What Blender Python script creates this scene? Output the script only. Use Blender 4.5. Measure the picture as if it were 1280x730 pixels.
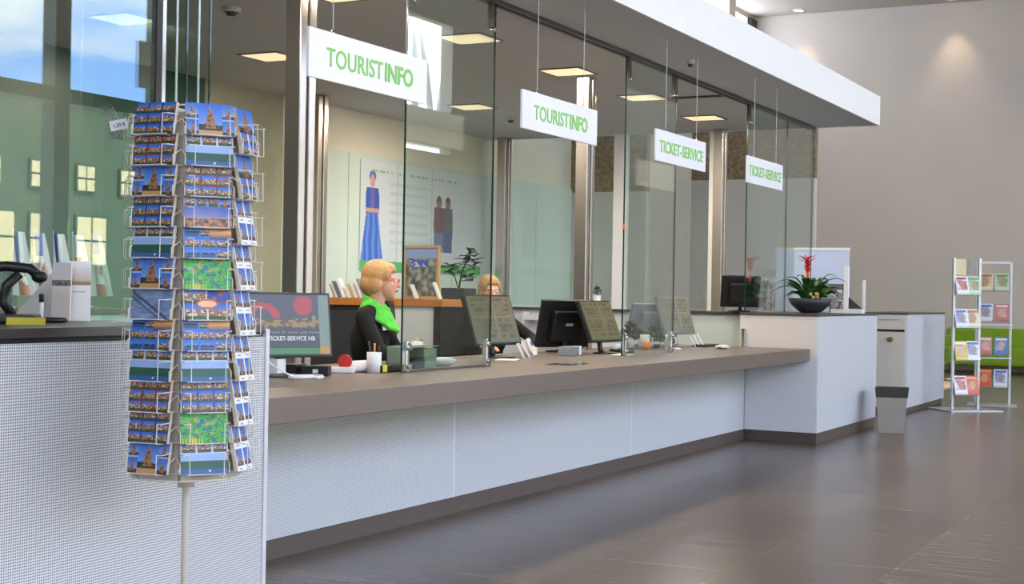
import bpy, bmesh, math, random
from mathutils import Vector, Matrix, noise
random.seed(7)
C = bpy.context.scene.collection
SC = bpy.context.scene
PI = math.pi
R = math.radians
for o in list(bpy.data.objects):
    bpy.data.objects.remove(o)

# ------------------------------------------------------------------ camera, world, exposure
YAW, PITCH, ROLL = 0.477769519, 1.70657717e-03, 1.71583540e-02
cam_data = bpy.data.cameras.new('camera')
cam_data.sensor_width = 36.0
cam_data.lens = 1814.85 / 1280 * 36.0
cam_data.clip_end = 300
cam = bpy.data.objects.new('camera', cam_data)
C.objects.link(cam)
cam.matrix_world = (Matrix.Translation((0, 0, 1.15)) @ Matrix.Rotation(YAW, 4, 'Z')
                    @ Matrix.Rotation(PI / 2 + PITCH, 4, 'X') @ Matrix.Rotation(ROLL, 4, 'Z'))
SC.camera = cam
cam_data.dof.use_dof = False

VS = SC.view_settings
VS.view_transform = 'Standard'
VS.look = 'None'
VS.gamma = 1.0
VS.use_curve_mapping = False
VS.exposure = -0.08
SC.cycles.transparent_max_bounces = 24
SC.cycles.max_bounces = 10
SC.cycles.diffuse_bounces = 5

SKY = 9.0
world = bpy.data.worlds.new('sky')
SC.world = world
world.use_nodes = True
wn, wl = world.node_tree.nodes, world.node_tree.links
wn.clear()
wo = wn.new('ShaderNodeOutputWorld')
bg = wn.new('ShaderNodeBackground')
tc = wn.new('ShaderNodeTexCoord')
mp = wn.new('ShaderNodeMapping')
mp.inputs['Scale'].default_value = (1.0, 1.0, 3.4)
mp.inputs['Location'].default_value = (3.3, 1.7, 0.4)
nz = wn.new('ShaderNodeTexNoise')
nz.inputs['Scale'].default_value = 3.0
nz.inputs['Detail'].default_value = 7
nz.inputs['Roughness'].default_value = 0.55
rp = wn.new('ShaderNodeValToRGB')
rp.color_ramp.elements[0].position = 0.42
rp.color_ramp.elements[0].color = (0.27, 0.48, 0.95, 1)
rp.color_ramp.elements[1].position = 0.56
rp.color_ramp.elements[1].color = (0.98, 0.98, 0.98, 1)
wl.new(tc.outputs['Generated'], mp.inputs['Vector'])
wl.new(mp.outputs['Vector'], nz.inputs['Vector'])
wl.new(nz.outputs['Fac'], rp.inputs['Fac'])
wl.new(rp.outputs['Color'], bg.inputs['Color'])
bg.inputs['Strength'].default_value = SKY
wl.new(bg.outputs['Background'], wo.inputs['Surface'])


sun_d = bpy.data.lights.new('sun', 'SUN')
sun_d.energy = 26.0
sun_d.angle = R(0.6)
sun_d.color = (1.0, 0.93, 0.82)
sun = bpy.data.objects.new('sun', sun_d)
C.objects.link(sun)
sun.rotation_euler = Vector((-0.62, 0.25, 0.80)).to_track_quat('Z', 'Y').to_euler()

# ------------------------------------------------------------------ materials
def lin(c):
    return tuple(((v / 255) / 12.92 if v / 255 <= 0.04045 else ((v / 255 + 0.055) / 1.055) ** 2.4) for v in c)


def mat(name, rgb, rough=0.5, metal=0.0, var=0.04, scale=8.0, spec=0.5, bump=0.0):
    """principled surface whose base colour is gently mottled by a noise texture (rgb in 0..255)"""
    m = bpy.data.materials.new(name)
    m.use_nodes = True
    nt = m.node_tree
    p = nt.nodes['Principled BSDF']
    c = lin(rgb)
    p.inputs['Roughness'].default_value = rough
    p.inputs['Metallic'].default_value = metal
    p.inputs['Specular IOR Level'].default_value = spec
    t = nt.nodes.new('ShaderNodeTexCoord')
    n = nt.nodes.new('ShaderNodeTexNoise')
    n.inputs['Scale'].default_value = scale
    n.inputs['Detail'].default_value = 3
    r = nt.nodes.new('ShaderNodeValToRGB')
    r.color_ramp.elements[0].position = 0.3
    r.color_ramp.elements[1].position = 0.7
    r.color_ramp.elements[0].color = tuple(max(0, v * (1 - var)) for v in c) + (1,)
    r.color_ramp.elements[1].color = tuple(min(1, v * (1 + var)) for v in c) + (1,)
    nt.links.new(t.outputs['Object'], n.inputs['Vector'])
    nt.links.new(n.outputs['Fac'], r.inputs['Fac'])
    nt.links.new(r.outputs['Color'], p.inputs['Base Color'])
    if bump:
        b = nt.nodes.new('ShaderNodeBump')
        b.inputs['Strength'].default_value = bump
        b.inputs['Distance'].default_value = 0.004
        nt.links.new(n.outputs['Fac'], b.inputs['Height'])
        nt.links.new(b.outputs['Normal'], p.inputs['Normal'])
    return m


def mat_emit(name, rgb, strength):
    m = bpy.data.materials.new(name)
    m.use_nodes = True
    p = m.node_tree.nodes['Principled BSDF']
    p.inputs['Base Color'].default_value = (*lin(rgb), 1)
    p.inputs['Emission Color'].default_value = (*lin(rgb), 1)
    p.inputs['Emission Strength'].default_value = strength
    return m


def mat_glass(name, tint, ior=1.5, boost=1.0):
    """thin architectural glass: tinted see-through plus a Fresnel mirror"""
    m = bpy.data.materials.new(name)
    m.use_nodes = True
    nt = m.node_tree
    nt.nodes.clear()
    o = nt.nodes.new('ShaderNodeOutputMaterial')
    mx = nt.nodes.new('ShaderNodeMixShader')
    tr = nt.nodes.new('ShaderNodeBsdfTransparent')
    tr.inputs['Color'].default_value = (*tint, 1)
    gl = nt.nodes.new('ShaderNodeBsdfGlossy')
    gl.inputs['Roughness'].default_value = 0.0
    gl.inputs['Color'].default_value = (0.93, 1.0, 0.97, 1)
    fr = nt.nodes.new('ShaderNodeFresnel')
    fr.inputs['IOR'].default_value = ior
    mu = nt.nodes.new('ShaderNodeMath')
    mu.operation = 'MULTIPLY'
    mu.use_clamp = True
    mu.inputs[1].default_value = boost
    ge = nt.nodes.new('ShaderNodeNewGeometry')
    mi = nt.nodes.new('ShaderNodeMix')
    mi.inputs['A'].default_value = ior
    mi.inputs['B'].default_value = 1.0 / ior
    nt.links.new(ge.outputs['Backfacing'], mi.inputs['Factor'])
    nt.links.new(mi.outputs['Result'], fr.inputs['IOR'])
    nt.links.new(fr.outputs['Fac'], mu.inputs[0])
    nt.links.new(mu.outputs[0], mx.inputs['Fac'])
    nt.links.new(tr.outputs[0], mx.inputs[1])
    nt.links.new(gl.outputs[0], mx.inputs[2])
    nt.links.new(mx.outputs[0], o.inputs['Surface'])
    return m


def mat_perf(name, rgb, hole, pitch=0.008, axis='YZ', rad=0.30):
    """white sheet with a square grid of round perforations"""
    m = bpy.data.materials.new(name)
    m.use_nodes = True
    nt = m.node_tree
    L = nt.links
    p = nt.nodes['Principled BSDF']
    p.inputs['Roughness'].default_value = 0.45
    t = nt.nodes.new('ShaderNodeTexCoord')
    s = nt.nodes.new('ShaderNodeSeparateXYZ')
    L.new(t.outputs['Object'], s.inputs[0])

    def cell(sock):
        a = nt.nodes.new('ShaderNodeMath'); a.operation = 'DIVIDE'; a.inputs[1].default_value = pitch
        L.new(sock, a.inputs[0])
        b = nt.nodes.new('ShaderNodeMath'); b.operation = 'FRACT'
        L.new(a.outputs[0], b.inputs[0])
        c = nt.nodes.new('ShaderNodeMath'); c.operation = 'SUBTRACT'; c.inputs[1].default_value = 0.5
        L.new(b.outputs[0], c.inputs[0])
        d = nt.nodes.new('ShaderNodeMath'); d.operation = 'POWER'; d.inputs[1].default_value = 2.0
        ab = nt.nodes.new('ShaderNodeMath'); ab.operation = 'ABSOLUTE'
        L.new(c.outputs[0], ab.inputs[0])
        L.new(ab.outputs[0], d.inputs[0])
        return d.outputs[0]
    a = cell(s.outputs['Y' if 'Y' in axis else 'X'])
    b = cell(s.outputs['Z'])
    add = nt.nodes.new('ShaderNodeMath'); add.operation = 'ADD'
    L.new(a, add.inputs[0]); L.new(b, add.inputs[1])
    lt = nt.nodes.new('ShaderNodeMath'); lt.operation = 'LESS_THAN'; lt.inputs[1].default_value = rad * rad
    L.new(add.outputs[0], lt.inputs[0])
    mx = nt.nodes.new('ShaderNodeMix'); mx.data_type = 'RGBA'
    mx.inputs['A'].default_value = (*lin(rgb), 1)
    mx.inputs['B'].default_value = (*lin(hole), 1)
    L.new(lt.outputs[0], mx.inputs['Factor'])
    L.new(mx.outputs['Result'], p.inputs['Base Color'])
    return m


def mat_print(name, rough=0.35, emit=0.0, reflective=True):
    """printed picture: colours come from the mesh's own colour attribute"""
    m = bpy.data.materials.new(name)
    m.use_nodes = True
    nt = m.node_tree
    p = nt.nodes['Principled BSDF']
    a = nt.nodes.new('ShaderNodeVertexColor')
    a.layer_name = 'print'
    if reflective:
        nt.links.new(a.outputs['Color'], p.inputs['Base Color'])
    else:
        p.inputs['Base Color'].default_value = (0.02, 0.02, 0.022, 1)
    p.inputs['Roughness'].default_value = rough
    if emit:
        nt.links.new(a.outputs['Color'], p.inputs['Emission Color'])
        p.inputs['Emission Strength'].default_value = emit
    return m


def mat_floor():
    m = bpy.data.materials.new('floor_tiles')
    m.use_nodes = True
    nt = m.node_tree
    L = nt.links
    p = nt.nodes['Principled BSDF']
    t = nt.nodes.new('ShaderNodeTexCoord')
    mp = nt.nodes.new('ShaderNodeMapping')
    mp.inputs['Rotation'].default_value = (0, 0, PI / 2)
    mp.inputs['Location'].default_value = (0.0, -2.21 % 0.6, 0)
    L.new(t.outputs['Object'], mp.inputs['Vector'])
    br = nt.nodes.new('ShaderNodeTexBrick')
    br.inputs['Scale'].default_value = 1.0
    br.inputs['Brick Width'].default_value = 0.9
    br.inputs['Row Height'].default_value = 0.6
    br.inputs['Mortar Size'].default_value = 0.003
    br.inputs['Mortar Smooth'].default_value = 0.3
    br.inputs['Color1'].default_value = (*lin((99, 84, 74)), 1)
    br.inputs['Color2'].default_value = (*lin((118, 101, 89)), 1)
    br.inputs['Mortar'].default_value = (*lin((128, 112, 98)), 1)
    L.new(mp.outputs['Vector'], br.inputs['Vector'])
    m2 = nt.nodes.new('ShaderNodeMapping')
    m2.inputs['Scale'].default_value = (0.9, 11.0, 1)
    L.new(t.outputs['Object'], m2.inputs['Vector'])
    n = nt.nodes.new('ShaderNodeTexNoise')
    n.inputs['Scale'].default_value = 2.2
    n.inputs['Detail'].default_value = 6
    L.new(m2.outputs['Vector'], n.inputs['Vector'])
    r = nt.nodes.new('ShaderNodeValToRGB')
    r.color_ramp.elements[0].position = 0.3
    r.color_ramp.elements[0].color = (0.50, 0.50, 0.51, 1)
    r.color_ramp.elements[1].position = 0.7
    r.color_ramp.elements[1].color = (1.36, 1.34, 1.31, 1)
    L.new(n.outputs['Fac'], r.inputs['Fac'])
    mx = nt.nodes.new('ShaderNodeMix'); mx.data_type = 'RGBA'; mx.blend_type = 'MULTIPLY'
    mx.inputs['Factor'].default_value = 1.0
    L.new(br.outputs['Color'], mx.inputs['A'])
    L.new(r.outputs['Color'], mx.inputs['B'])
    L.new(mx.outputs['Result'], p.inputs['Base Color'])
    rr = nt.nodes.new('ShaderNodeMapRange')
    rr.inputs['To Min'].default_value = 0.23
    rr.inputs['To Max'].default_value = 0.29
    L.new(n.outputs['Fac'], rr.inputs['Value'])
    L.new(rr.outputs['Result'], p.inputs['Roughness'])
    p.inputs['Specular IOR Level'].default_value = 0.6
    return m


M = {}
M['floor'] = mat_floor()
M['beige_wall'] = mat('beige_wall', (214, 205, 193), 0.85, var=0.015, scale=1.5)
M['hall_ceiling'] = mat('hall_ceiling', (200, 193, 184), 0.9, var=0.02)
M['canopy_white'] = mat('canopy_white', (238, 238, 240), 0.6, var=0.01)
M['soffit'] = mat('soffit', (202, 203, 205), 0.8, var=0.01)  # greyer than the white fascia: the underside's shade is put into the colour
M['office_cream'] = mat('office_cream', (218, 213, 196), 0.8, var=0.02)
M['office_dark'] = mat('office_dark', (66, 88, 80), 0.35, var=0.05)
M['office_olive'] = mat('office_olive', (165, 165, 142), 0.6, var=0.03)
M['mint'] = mat('mint_glass_cladding', (206, 221, 212), 0.2, var=0.015, scale=2)
M['mint_low'] = mat('mint_front', (200, 214, 212), 0.3, var=0.02)
M['white'] = mat('white_laminate', (218, 219, 224), 0.4, var=0.01)
M['warm_white'] = mat('warm_white_laminate', (214, 208, 202), 0.45, var=0.01)
M['grey_end'] = mat('pale_grey_laminate', (205, 202, 196), 0.45, var=0.01)
M['perf'] = mat_perf('perforated_white', (216, 216, 220), (112, 112, 116), 0.0085, 'YZ', 0.30)
M['perf_fine'] = mat_perf('perforated_white_fine', (210, 213, 219), (138, 141, 147), 0.0085, 'YZ', 0.26)
M['worktop'] = mat('brown_grey_worktop', (112, 98, 89), 0.38, var=0.03, scale=30)
M['dark_top'] = mat('dark_worktop', (70, 62, 58), 0.35, var=0.04, scale=30)
M['plinth'] = mat('brown_plinth', (88, 76, 70), 0.5, var=0.03)
M['shadow_gap'] = mat('black_joint', (20, 19, 19), 0.6)
M['steel'] = mat('brushed_steel', (196, 188, 182), 0.27, 0.9, var=0.05, scale=3)
M['steel_dark'] = mat('dark_brushed_steel', (112, 100, 92), 0.35, 0.8, var=0.05, scale=3)
M['chrome'] = mat('chrome', (215, 215, 212), 0.12, 1.0, var=0.02)
M['rail'] = mat('grey_rail', (88, 86, 84), 0.4, 0.6)
M['glass'] = mat_glass('clear_glass', (0.915, 0.955, 0.94), 1.5, 1.25)
M['glass_clear'] = mat_glass('pale_glass', (0.93, 0.965, 0.95), 1.45, 1.0)
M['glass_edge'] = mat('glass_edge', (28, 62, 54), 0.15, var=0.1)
M['glass_edge_lit'] = mat('lit_glass_edge', (176, 196, 190), 0.15, var=0.05)  # pale copy of the glass edge, the light it catches put into the colour
M['black'] = mat('black_plastic', (24, 24, 26), 0.4, var=0.1)
M['dark_grey'] = mat('dark_grey_plastic', (58, 60, 66), 0.5, var=0.05)
M['grey_plastic'] = mat('grey_plastic', (128, 130, 138), 0.5, var=0.03)
M['light_grey'] = mat('light_grey_plastic', (186, 188, 194), 0.5, var=0.03)
M['white_plastic'] = mat('white_plastic', (232, 232, 236), 0.4, var=0.02)
M['paper'] = mat('white_paper', (236, 235, 238), 0.8, var=0.02)
M['card_edge'] = mat('cream_card_edges', (212, 200, 182), 0.8, var=0.12, scale=60)
M['card_back'] = mat('cream_card_back', (202, 194, 182), 0.8, var=0.04)
M['wire'] = mat('cream_wire', (226, 220, 208), 0.35, var=0.02)
M['print'] = mat_print('printed_picture')
M['poster'] = mat_print('poster_print', 0.5)
M['screen'] = mat_print('lit_screen', 0.3, 0.62, False)
M['sign_green'] = mat('sign_green', (140, 204, 98), 0.5, var=0.02)
M['sign_white'] = mat('sign_white', (238, 238, 246), 0.35, var=0.01)
M['wood'] = mat('orange_wood', (190, 122, 62), 0.45, var=0.15, scale=12)
M['pale_wood'] = mat('pale_wood', (196, 160, 116), 0.5, var=0.12, scale=12)
M['skin'] = mat('skin', (222, 168, 142), 0.5, var=0.03, scale=25)
M['lips'] = mat('lips', (182, 92, 84), 0.45)
M['hair'] = mat('blond_hair', (196, 150, 98), 0.5, var=0.16, scale=60, bump=0.15)
M['hair2'] = mat('dark_blond_hair', (176, 144, 98), 0.5, var=0.2, scale=60, bump=0.15)
M['black_cloth'] = mat('black_knit', (15, 15, 17), 0.9, var=0.15, scale=40)
M['scarf'] = mat('green_scarf', (92, 206, 70), 0.8, var=0.18, scale=30, bump=0.6)
M['leaf'] = mat('leaf', (52, 92, 44), 0.4, var=0.3, scale=20)
M['leaf_dark'] = mat('dark_leaf', (24, 44, 26), 0.5, var=0.3, scale=20)
M['leaf_bright'] = mat('bright_leaf', (112, 150, 62), 0.5, var=0.2, scale=20)
M['red_flower'] = mat('red_bract', (226, 48, 36), 0.45, var=0.12, scale=30)
M['yellow_flower'] = mat('yellow_bloom', (214, 190, 110), 0.6, var=0.15, scale=30)
M['bowl'] = mat('anthracite_bowl', (52, 54, 58), 0.45, var=0.05)
M['bin'] = mat('taupe_bin', (158, 150, 142), 0.5, var=0.03)
M['bin_dark'] = mat('dark_liner', (58, 54, 50), 0.6)
M['sofa'] = mat('green_upholstery', (136, 168, 36), 0.85, var=0.05, scale=10)
M['alu'] = mat('aluminium', (190, 192, 194), 0.35, 0.7, var=0.03)
M['acrylic'] = mat_glass('clear_acrylic', (0.93, 0.94, 0.95), 1.45, 1.0)
M['yellow'] = mat('yellow_paper', (206, 192, 64), 0.7)
M['orange'] = mat('orange_peel', (232, 130, 42), 0.6, var=0.06, bump=0.3)
M['red'] = mat('red_plastic', (200, 44, 44), 0.4)
M['blue'] = mat('blue_print', (56, 76, 168), 0.6)
M['brass'] = mat('brass', (176, 150, 90), 0.3, 0.9)
M['facade_frame'] = mat('window_frame_grey', (120, 124, 118), 0.5)
M['house_green'] = mat('street_facade', (46, 66, 60), 0.8, var=0.08)
M['house_cream'] = mat('cream_facade', (70, 84, 66), 0.8, var=0.05)
M['house_window'] = mat('house_window', (222, 206, 160), 0.6)
M['roof'] = mat('grey_roof', (128, 124, 120), 0.8, var=0.05)
M['street'] = mat('street_paving', (190, 186, 178), 0.9, var=0.06)
M['truss'] = mat('white_steel_truss', (236, 238, 240), 0.4)
M['stone'] = mat('brown_stone', (138, 118, 92), 0.9, var=0.4, scale=22)
M['black_wall'] = mat('black_pillar', (30, 28, 30), 0.5)
M['lamp_panel'] = mat_emit('lamp_panel', (255, 226, 178), 1.0)
M['spot_lens'] = mat_emit('spot_lens', (255, 236, 200), 6.0)


# ------------------------------------------------------------------ mesh helpers
class MB:
    """collects shapes into one bmesh; build() links them as ONE mesh object"""
    def __init__(self):
        self.bm = bmesh.new()
        self.mats = []

    def mi(self, m):
        if m is None:
            return 0
        if m not in self.mats:
            self.mats.append(m)
        return self.mats.index(m)

    def box(self, x0, x1, y0, y1, z0, z1, m=None, M4=None, taper=None):
        i = self.mi(m)
        vs = []
        for z in (z0, z1):
            for (x, y) in ((x0, y0), (x1, y0), (x1, y1), (x0, y1)):
                if taper and z == z1:
                    cx, cy = (x0 + x1) / 2, (y0 + y1) / 2
                    x, y = cx + (x - cx) * taper, cy + (y - cy) * taper
                v = Vector((x, y, z))
                vs.append(self.bm.verts.new(M4 @ v if M4 else v))
        for f in ((3, 2, 1, 0), (4, 5, 6, 7), (0, 1, 5, 4), (1, 2, 6, 5), (2, 3, 7, 6), (3, 0, 4, 7)):
            self.bm.faces.new([vs[k] for k in f]).material_index = i
        return self

    def rbox(self, x0, x1, y0, y1, z0, z1, r=0.01, m=None, seg=2):
        i = self.mi(m)
        b = bmesh.new()
        bmesh.ops.create_cube(b, size=1.0)
        bmesh.ops.scale(b, vec=(x1 - x0, y1 - y0, z1 - z0), verts=b.verts)
        bmesh.ops.translate(b, vec=((x0 + x1) / 2, (y0 + y1) / 2, (z0 + z1) / 2), verts=b.verts)
        r = min(r, 0.49 * min(x1 - x0, y1 - y0, z1 - z0))
        bmesh.ops.bevel(b, geom=b.edges[:], offset=r, segments=seg, affect='EDGES', profile=0.6)
        self.merge(b, i, smooth=False)
        return self

    def merge(self, b, i, M4=None, smooth=False):
        mp = {}
        for v in b.verts:
            mp[v] = self.bm.verts.new(M4 @ v.co if M4 else v.co)
        for f in b.faces:
            try:
                nf = self.bm.faces.new([mp[v] for v in f.verts])
                nf.material_index = i
                nf.smooth = smooth
            except ValueError:
                pass
        b.free()

    def tube(self, pts, r, m=None, n=6, caps=True, r1=None):
        i = self.mi(m)
        pts = [Vector(p) for p in pts]
        k = len(pts)
        rings = []
        up = Vector((0, 0, 1))
        prev = None
        for a in range(k):
            if a == 0:
                d = pts[1] - pts[0]
            elif a == k - 1:
                d = pts[-1] - pts[-2]
            else:
                d = (pts[a + 1] - pts[a]).normalized() + (pts[a] - pts[a - 1]).normalized()
            if d.length < 1e-9:
                d = Vector((0, 0, 1))
            d.normalize()
            if prev is None:
                s = d.cross(up)
                if s.length < 1e-3:
                    s = d.cross(Vector((1, 0, 0)))
            else:
                s = prev - d * prev.dot(d)
                if s.length < 1e-4:
                    s = d.cross(Vector((1, 0, 0)))
            s.normalize()
            prev = s
            t = d.cross(s)
            rr = r if r1 is None else r + (r1 - r) * a / (k - 1)
            rings.append([self.bm.verts.new(pts[a] + (s * math.cos(q) + t * math.sin(q)) * rr)
                          for q in [2 * PI * j / n for j in range(n)]])
        for a in range(k - 1):
            for j in range(n):
                f = self.bm.faces.new((rings[a][j], rings[a][(j + 1) % n], rings[a + 1][(j + 1) % n], rings[a + 1][j]))
                f.material_index = i
                f.smooth = n > 5
        if caps:
            for rg in (rings[0][::-1], rings[-1]):
                self.bm.faces.new(rg).material_index = i
        return self

    def lathe(self, prof, m=None, n=20, c=(0, 0, 0), smooth=True):
        i = self.mi(m)
        rings = []
        for (r, z) in prof:
            if r < 1e-5:
                rings.append([self.bm.verts.new((c[0], c[1], c[2] + z))])
            else:
                rings.append([self.bm.verts.new((c[0] + r * math.cos(2 * PI * j / n), c[1] + r * math.sin(2 * PI * j / n), c[2] + z)) for j in range(n)])
        for a in range(len(rings) - 1):
            A, B = rings[a], rings[a + 1]
            for j in range(n):
                if len(A) == 1 and len(B) == 1:
                    continue
                if len(A) == 1:
                    vs = (A[0], B[(j + 1) % n], B[j])
                elif len(B) == 1:
                    vs = (A[j], A[(j + 1) % n], B[0])
                else:
                    vs = (A[j], A[(j + 1) % n], B[(j + 1) % n], B[j])
                f = self.bm.faces.new(vs)
                f.material_index = i
                f.smooth = smooth
        return self

    def ball(self, c, r, m=None, sub=2, sc=(1, 1, 1), rough=0.0):
        i = self.mi(m)
        b = bmesh.new()
        bmesh.ops.create_icosphere(b, subdivisions=sub, radius=r)
        for v in b.verts:
            k = 1 + (rough * noise.noise(v.co * (3.0 / r)) if rough else 0)
            v.co = Vector((c[0] + v.co.x * sc[0] * k, c[1] + v.co.y * sc[1] * k, c[2] + v.co.z * sc[2] * k))
        self.merge(b, i, smooth=True)
        return self

    def poly(self, pts, m=None):
        i = self.mi(m)
        f = self.bm.faces.new([self.bm.verts.new(Vector(p)) for p in pts])
        f.material_index = i
        return self

    def leaf(self, base, tip, w, droop=0.0, m=None, seg=7, fold=0.25, arch=0.0):
        """an arching blade leaf from base to tip, with a folded midrib"""
        i = self.mi(m)
        base, tip = Vector(base), Vector(tip)
        d = tip - base
        side = d.cross(Vector((0, 0, 1)))
        if side.length < 1e-4:
            side = Vector((1, 0, 0))
        side.normalize()
        rows = []
        for a in range(seg + 1):
            t = a / seg
            p = base + d * t + Vector((0, 0, arch * math.sin(PI * t) - droop * t * t))
            ww = w * (math.sin(PI * min(1, 0.12 + 0.88 * t)) ** 0.7) * (1.0 if t < 1 else 0.05)
            up = Vector((0, 0, fold * ww))
            rows.append([self.bm.verts.new(p - side * ww / 2 + up), self.bm.verts.new(p), self.bm.verts.new(p + side * ww / 2 + up)])
        for a in range(seg):
            for j in range(2):
                f = self.bm.faces.new((rows[a][j], rows[a][j + 1], rows[a + 1][j + 1], rows[a + 1][j]))
                f.material_index = i
                f.smooth = True
        return self

    def mesh(self, name):
        me = bpy.data.meshes.new(name)
        bmesh.ops.recalc_face_normals(self.bm, faces=self.bm.faces)
        self.bm.to_mesh(me)
        self.bm.free()
        for m in self.mats:
            me.materials.append(m)
        return me

    def build(self, name, m=None, parent=None, loc=None, rot=None):
        me = self.mesh(name)
        if not self.mats and m:
            me.materials.append(m)
        return link(name, me, parent, loc, rot)


def link(name, me, parent=None, loc=None, rot=None):
    o = bpy.data.objects.new(name, me)
    C.objects.link(o)
    if parent:
        o.parent = parent
    if loc is not None:
        o.location = loc
    if rot is not None:
        o.rotation_euler = rot
    return o


def tag(o, label=None, cat=None, group=None, kind=None):
    if label:
        o['label'] = label
    if cat:
        o['category'] = cat
    if group:
        o['group'] = group
    if kind:
        o['kind'] = kind
    return o


def thing(name, loc, rz=0.0, label=None, cat=None, group=None):
    o = bpy.data.objects.new(name, None)
    o.empty_display_size = 0.05
    C.objects.link(o)
    o.location = loc
    o.rotation_euler = (0, 0, rz)
    return tag(o, label, cat, group)


def dup(root, loc=None, rz=None, label=None, group=None):
    r = root.copy()
    C.objects.link(r)
    if loc is not None:
        r.location = loc
    if rz is not None:
        r.rotation_euler = (0, 0, rz)
    if label:
        r['label'] = label
    if group:
        r['group'] = group
    for ch in list(root.children):
        c = ch.copy()
        C.objects.link(c)
        c.parent = r
        for g in list(ch.children):
            d = g.copy()
            C.objects.link(d)
            d.parent = c
    return r


def struct(name, mb, m=None, parent=None):
    o = mb.build(name, m, parent)
    o['kind'] = 'structure'
    return o


def box_part(name, parent, x0, x1, y0, y1, z0, z1, m, r=0.0):
    b = MB()
    if r:
        b.rbox(x0, x1, y0, y1, z0, z1, r)
    else:
        b.box(x0, x1, y0, y1, z0, z1)
    return b.build(name, m, parent)


def text_mesh(s, height, m, depth=0.003, bold=0.0, xs=1.0, width=None, space=1.0):
    """letters as a mesh: reads along +X, stands along +Z, faces -Y; cap height = height; centred"""
    cu = bpy.data.curves.new('letters', 'FONT')
    cu.body = s
    cu.size = 1.0
    cu.extrude = 0.5
    cu.offset = bold
    cu.align_x = 'CENTER'
    cu.resolution_u = 3
    cu.space_character = space
    o = bpy.data.objects.new('letters', cu)
    C.objects.link(o)
    dg = bpy.context.evaluated_depsgraph_get()
    me = bpy.data.meshes.new_from_object(o.evaluated_get(dg))
    bpy.data.objects.remove(o)
    xsr = [v.co.x for v in me.vertices]
    ysr = [v.co.y for v in me.vertices]
    cap = 0.729
    k = height / cap
    kx = k * xs
    if width:
        kx = width / (max(xsr) - min(xsr))
    cx = (max(xsr) + min(xsr)) / 2
    for v in me.vertices:
        x, y, z = v.co
        v.co = ((x - cx) * kx, -z * depth, (y - cap / 2) * k)
    me.materials.clear()
    me.materials.append(m)
    return me


def raster(name, w, h, nx, nz, fn, front, side, back=None, thick=0.004, plane='XZ', bend=0.0):
    """sheet of thickness 'thick' whose front (facing -Y) carries the picture fn(u, v) -> rgb 0..255"""
    b = bmesh.new()
    lay = b.loops.layers.float_color.new('print')
    g = [[b.verts.new(((i / nx - 0.5) * w, 0, j / nz * h)) for i in range(nx + 1)] for j in range(nz + 1)]
    for j in range(nz):
        for i in range(nx):
            f = b.faces.new((g[j][i], g[j][i + 1], g[j + 1][i + 1], g[j + 1][i]))
            f.material_index = 0
            c = (*lin(fn((i + 0.5) / nx, (j + 0.5) / nz)), 1)
            for lp in f.loops:
                lp[lay] = c
    x0, x1 = -w / 2, w / 2
    bk = [b.verts.new(p) for p in ((x0, thick, 0), (x1, thick, 0), (x1, thick, h), (x0, thick, h))]
    fr = [b.verts.new(p) for p in ((x0, 1e-5, 0), (x1, 1e-5, 0), (x1, 1e-5, h), (x0, 1e-5, h))]
    b.faces.new(bk[::-1]).material_index = 2
    for k in range(4):
        b.faces.new((fr[k], bk[k], bk[(k + 1) % 4], fr[(k + 1) % 4])).material_index = 1
    me = bpy.data.meshes.new(name)
    b.to_mesh(me)
    b.free()
    me.materials.append(front)
    me.materials.append(side)
    me.materials.append(back or side)
    return me


def mixc(a, b, t):
    t = max(0.0, min(1.0, t))
    return tuple(a[i] + (b[i] - a[i]) * t for i in range(3))


def nz2(x, y, s=1.0, o=0.0):
    return noise.noise(Vector((x * s + o, y * s - o, o * 1.7)))


# ------------------------------------------------------------------ the setting
XL, XR, YF, YB, ZT = -8.31, 6.0, -6.0, 25.47, 6.27
ZC = 2.758
struct('floor', MB().box(XL - 0.2, XR + 0.3, YF - 0.2, YB + 0.2, -0.12, 0.0), M['floor'])
struct('ceiling', MB().box(XL - 0.2, XR + 0.3, YF - 0.2, YB + 0.2, ZT, ZT + 0.2), M['hall_ceiling'])
struct('wall_back', MB().box(XL - 0.2, XR + 0.3, YB, YB + 0.2, 0, ZT), M['beige_wall'])
w = MB()
w.box(XL - 0.2, -2.5, YF - 0.2, YF, 0, ZT)
w.box(-2.5, XR + 0.3, YF - 0.2, YF, 0, 3.0)  # unseen wall; the high opening above is added and sized to brighten camera-facing sides
w.box(-2.5, XR + 0.3, YF - 0.2, YF, 5.9, ZT)
w.box(-2.5, XR + 0.3, YF - 0.2, YF, 3.0, 3.2)
for k in range(5):
    w.box(-2.5 + 2.0 * k, -2.3 + 2.0 * k, YF - 0.2, YF, 0.2, 5.9)
struct('wall_front', w, M['beige_wall'])
w = MB()
w.box(XL - 0.2, XL, YF, 19.0, 0, ZT)
w.box(XL - 0.2, XL, 19.0, YB, 0, 5.3)
w.box(XL - 0.2, XL, 25.06, YB, 5.3, ZT)
w.box(XL - 0.2, XL, 19.0, 25.06, 6.19, ZT)
struct('wall_left', w, M['beige_wall'])
struct('trim_1', MB().box(XL, XL + 0.06, 25.1, 25.44, 4.6, 6.2), M['black_wall'])
struct('trim_2', MB().box(XL, XL + 0.25, 23.35, 23.68, 3.1, ZT), M['beige_wall'])

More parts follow.
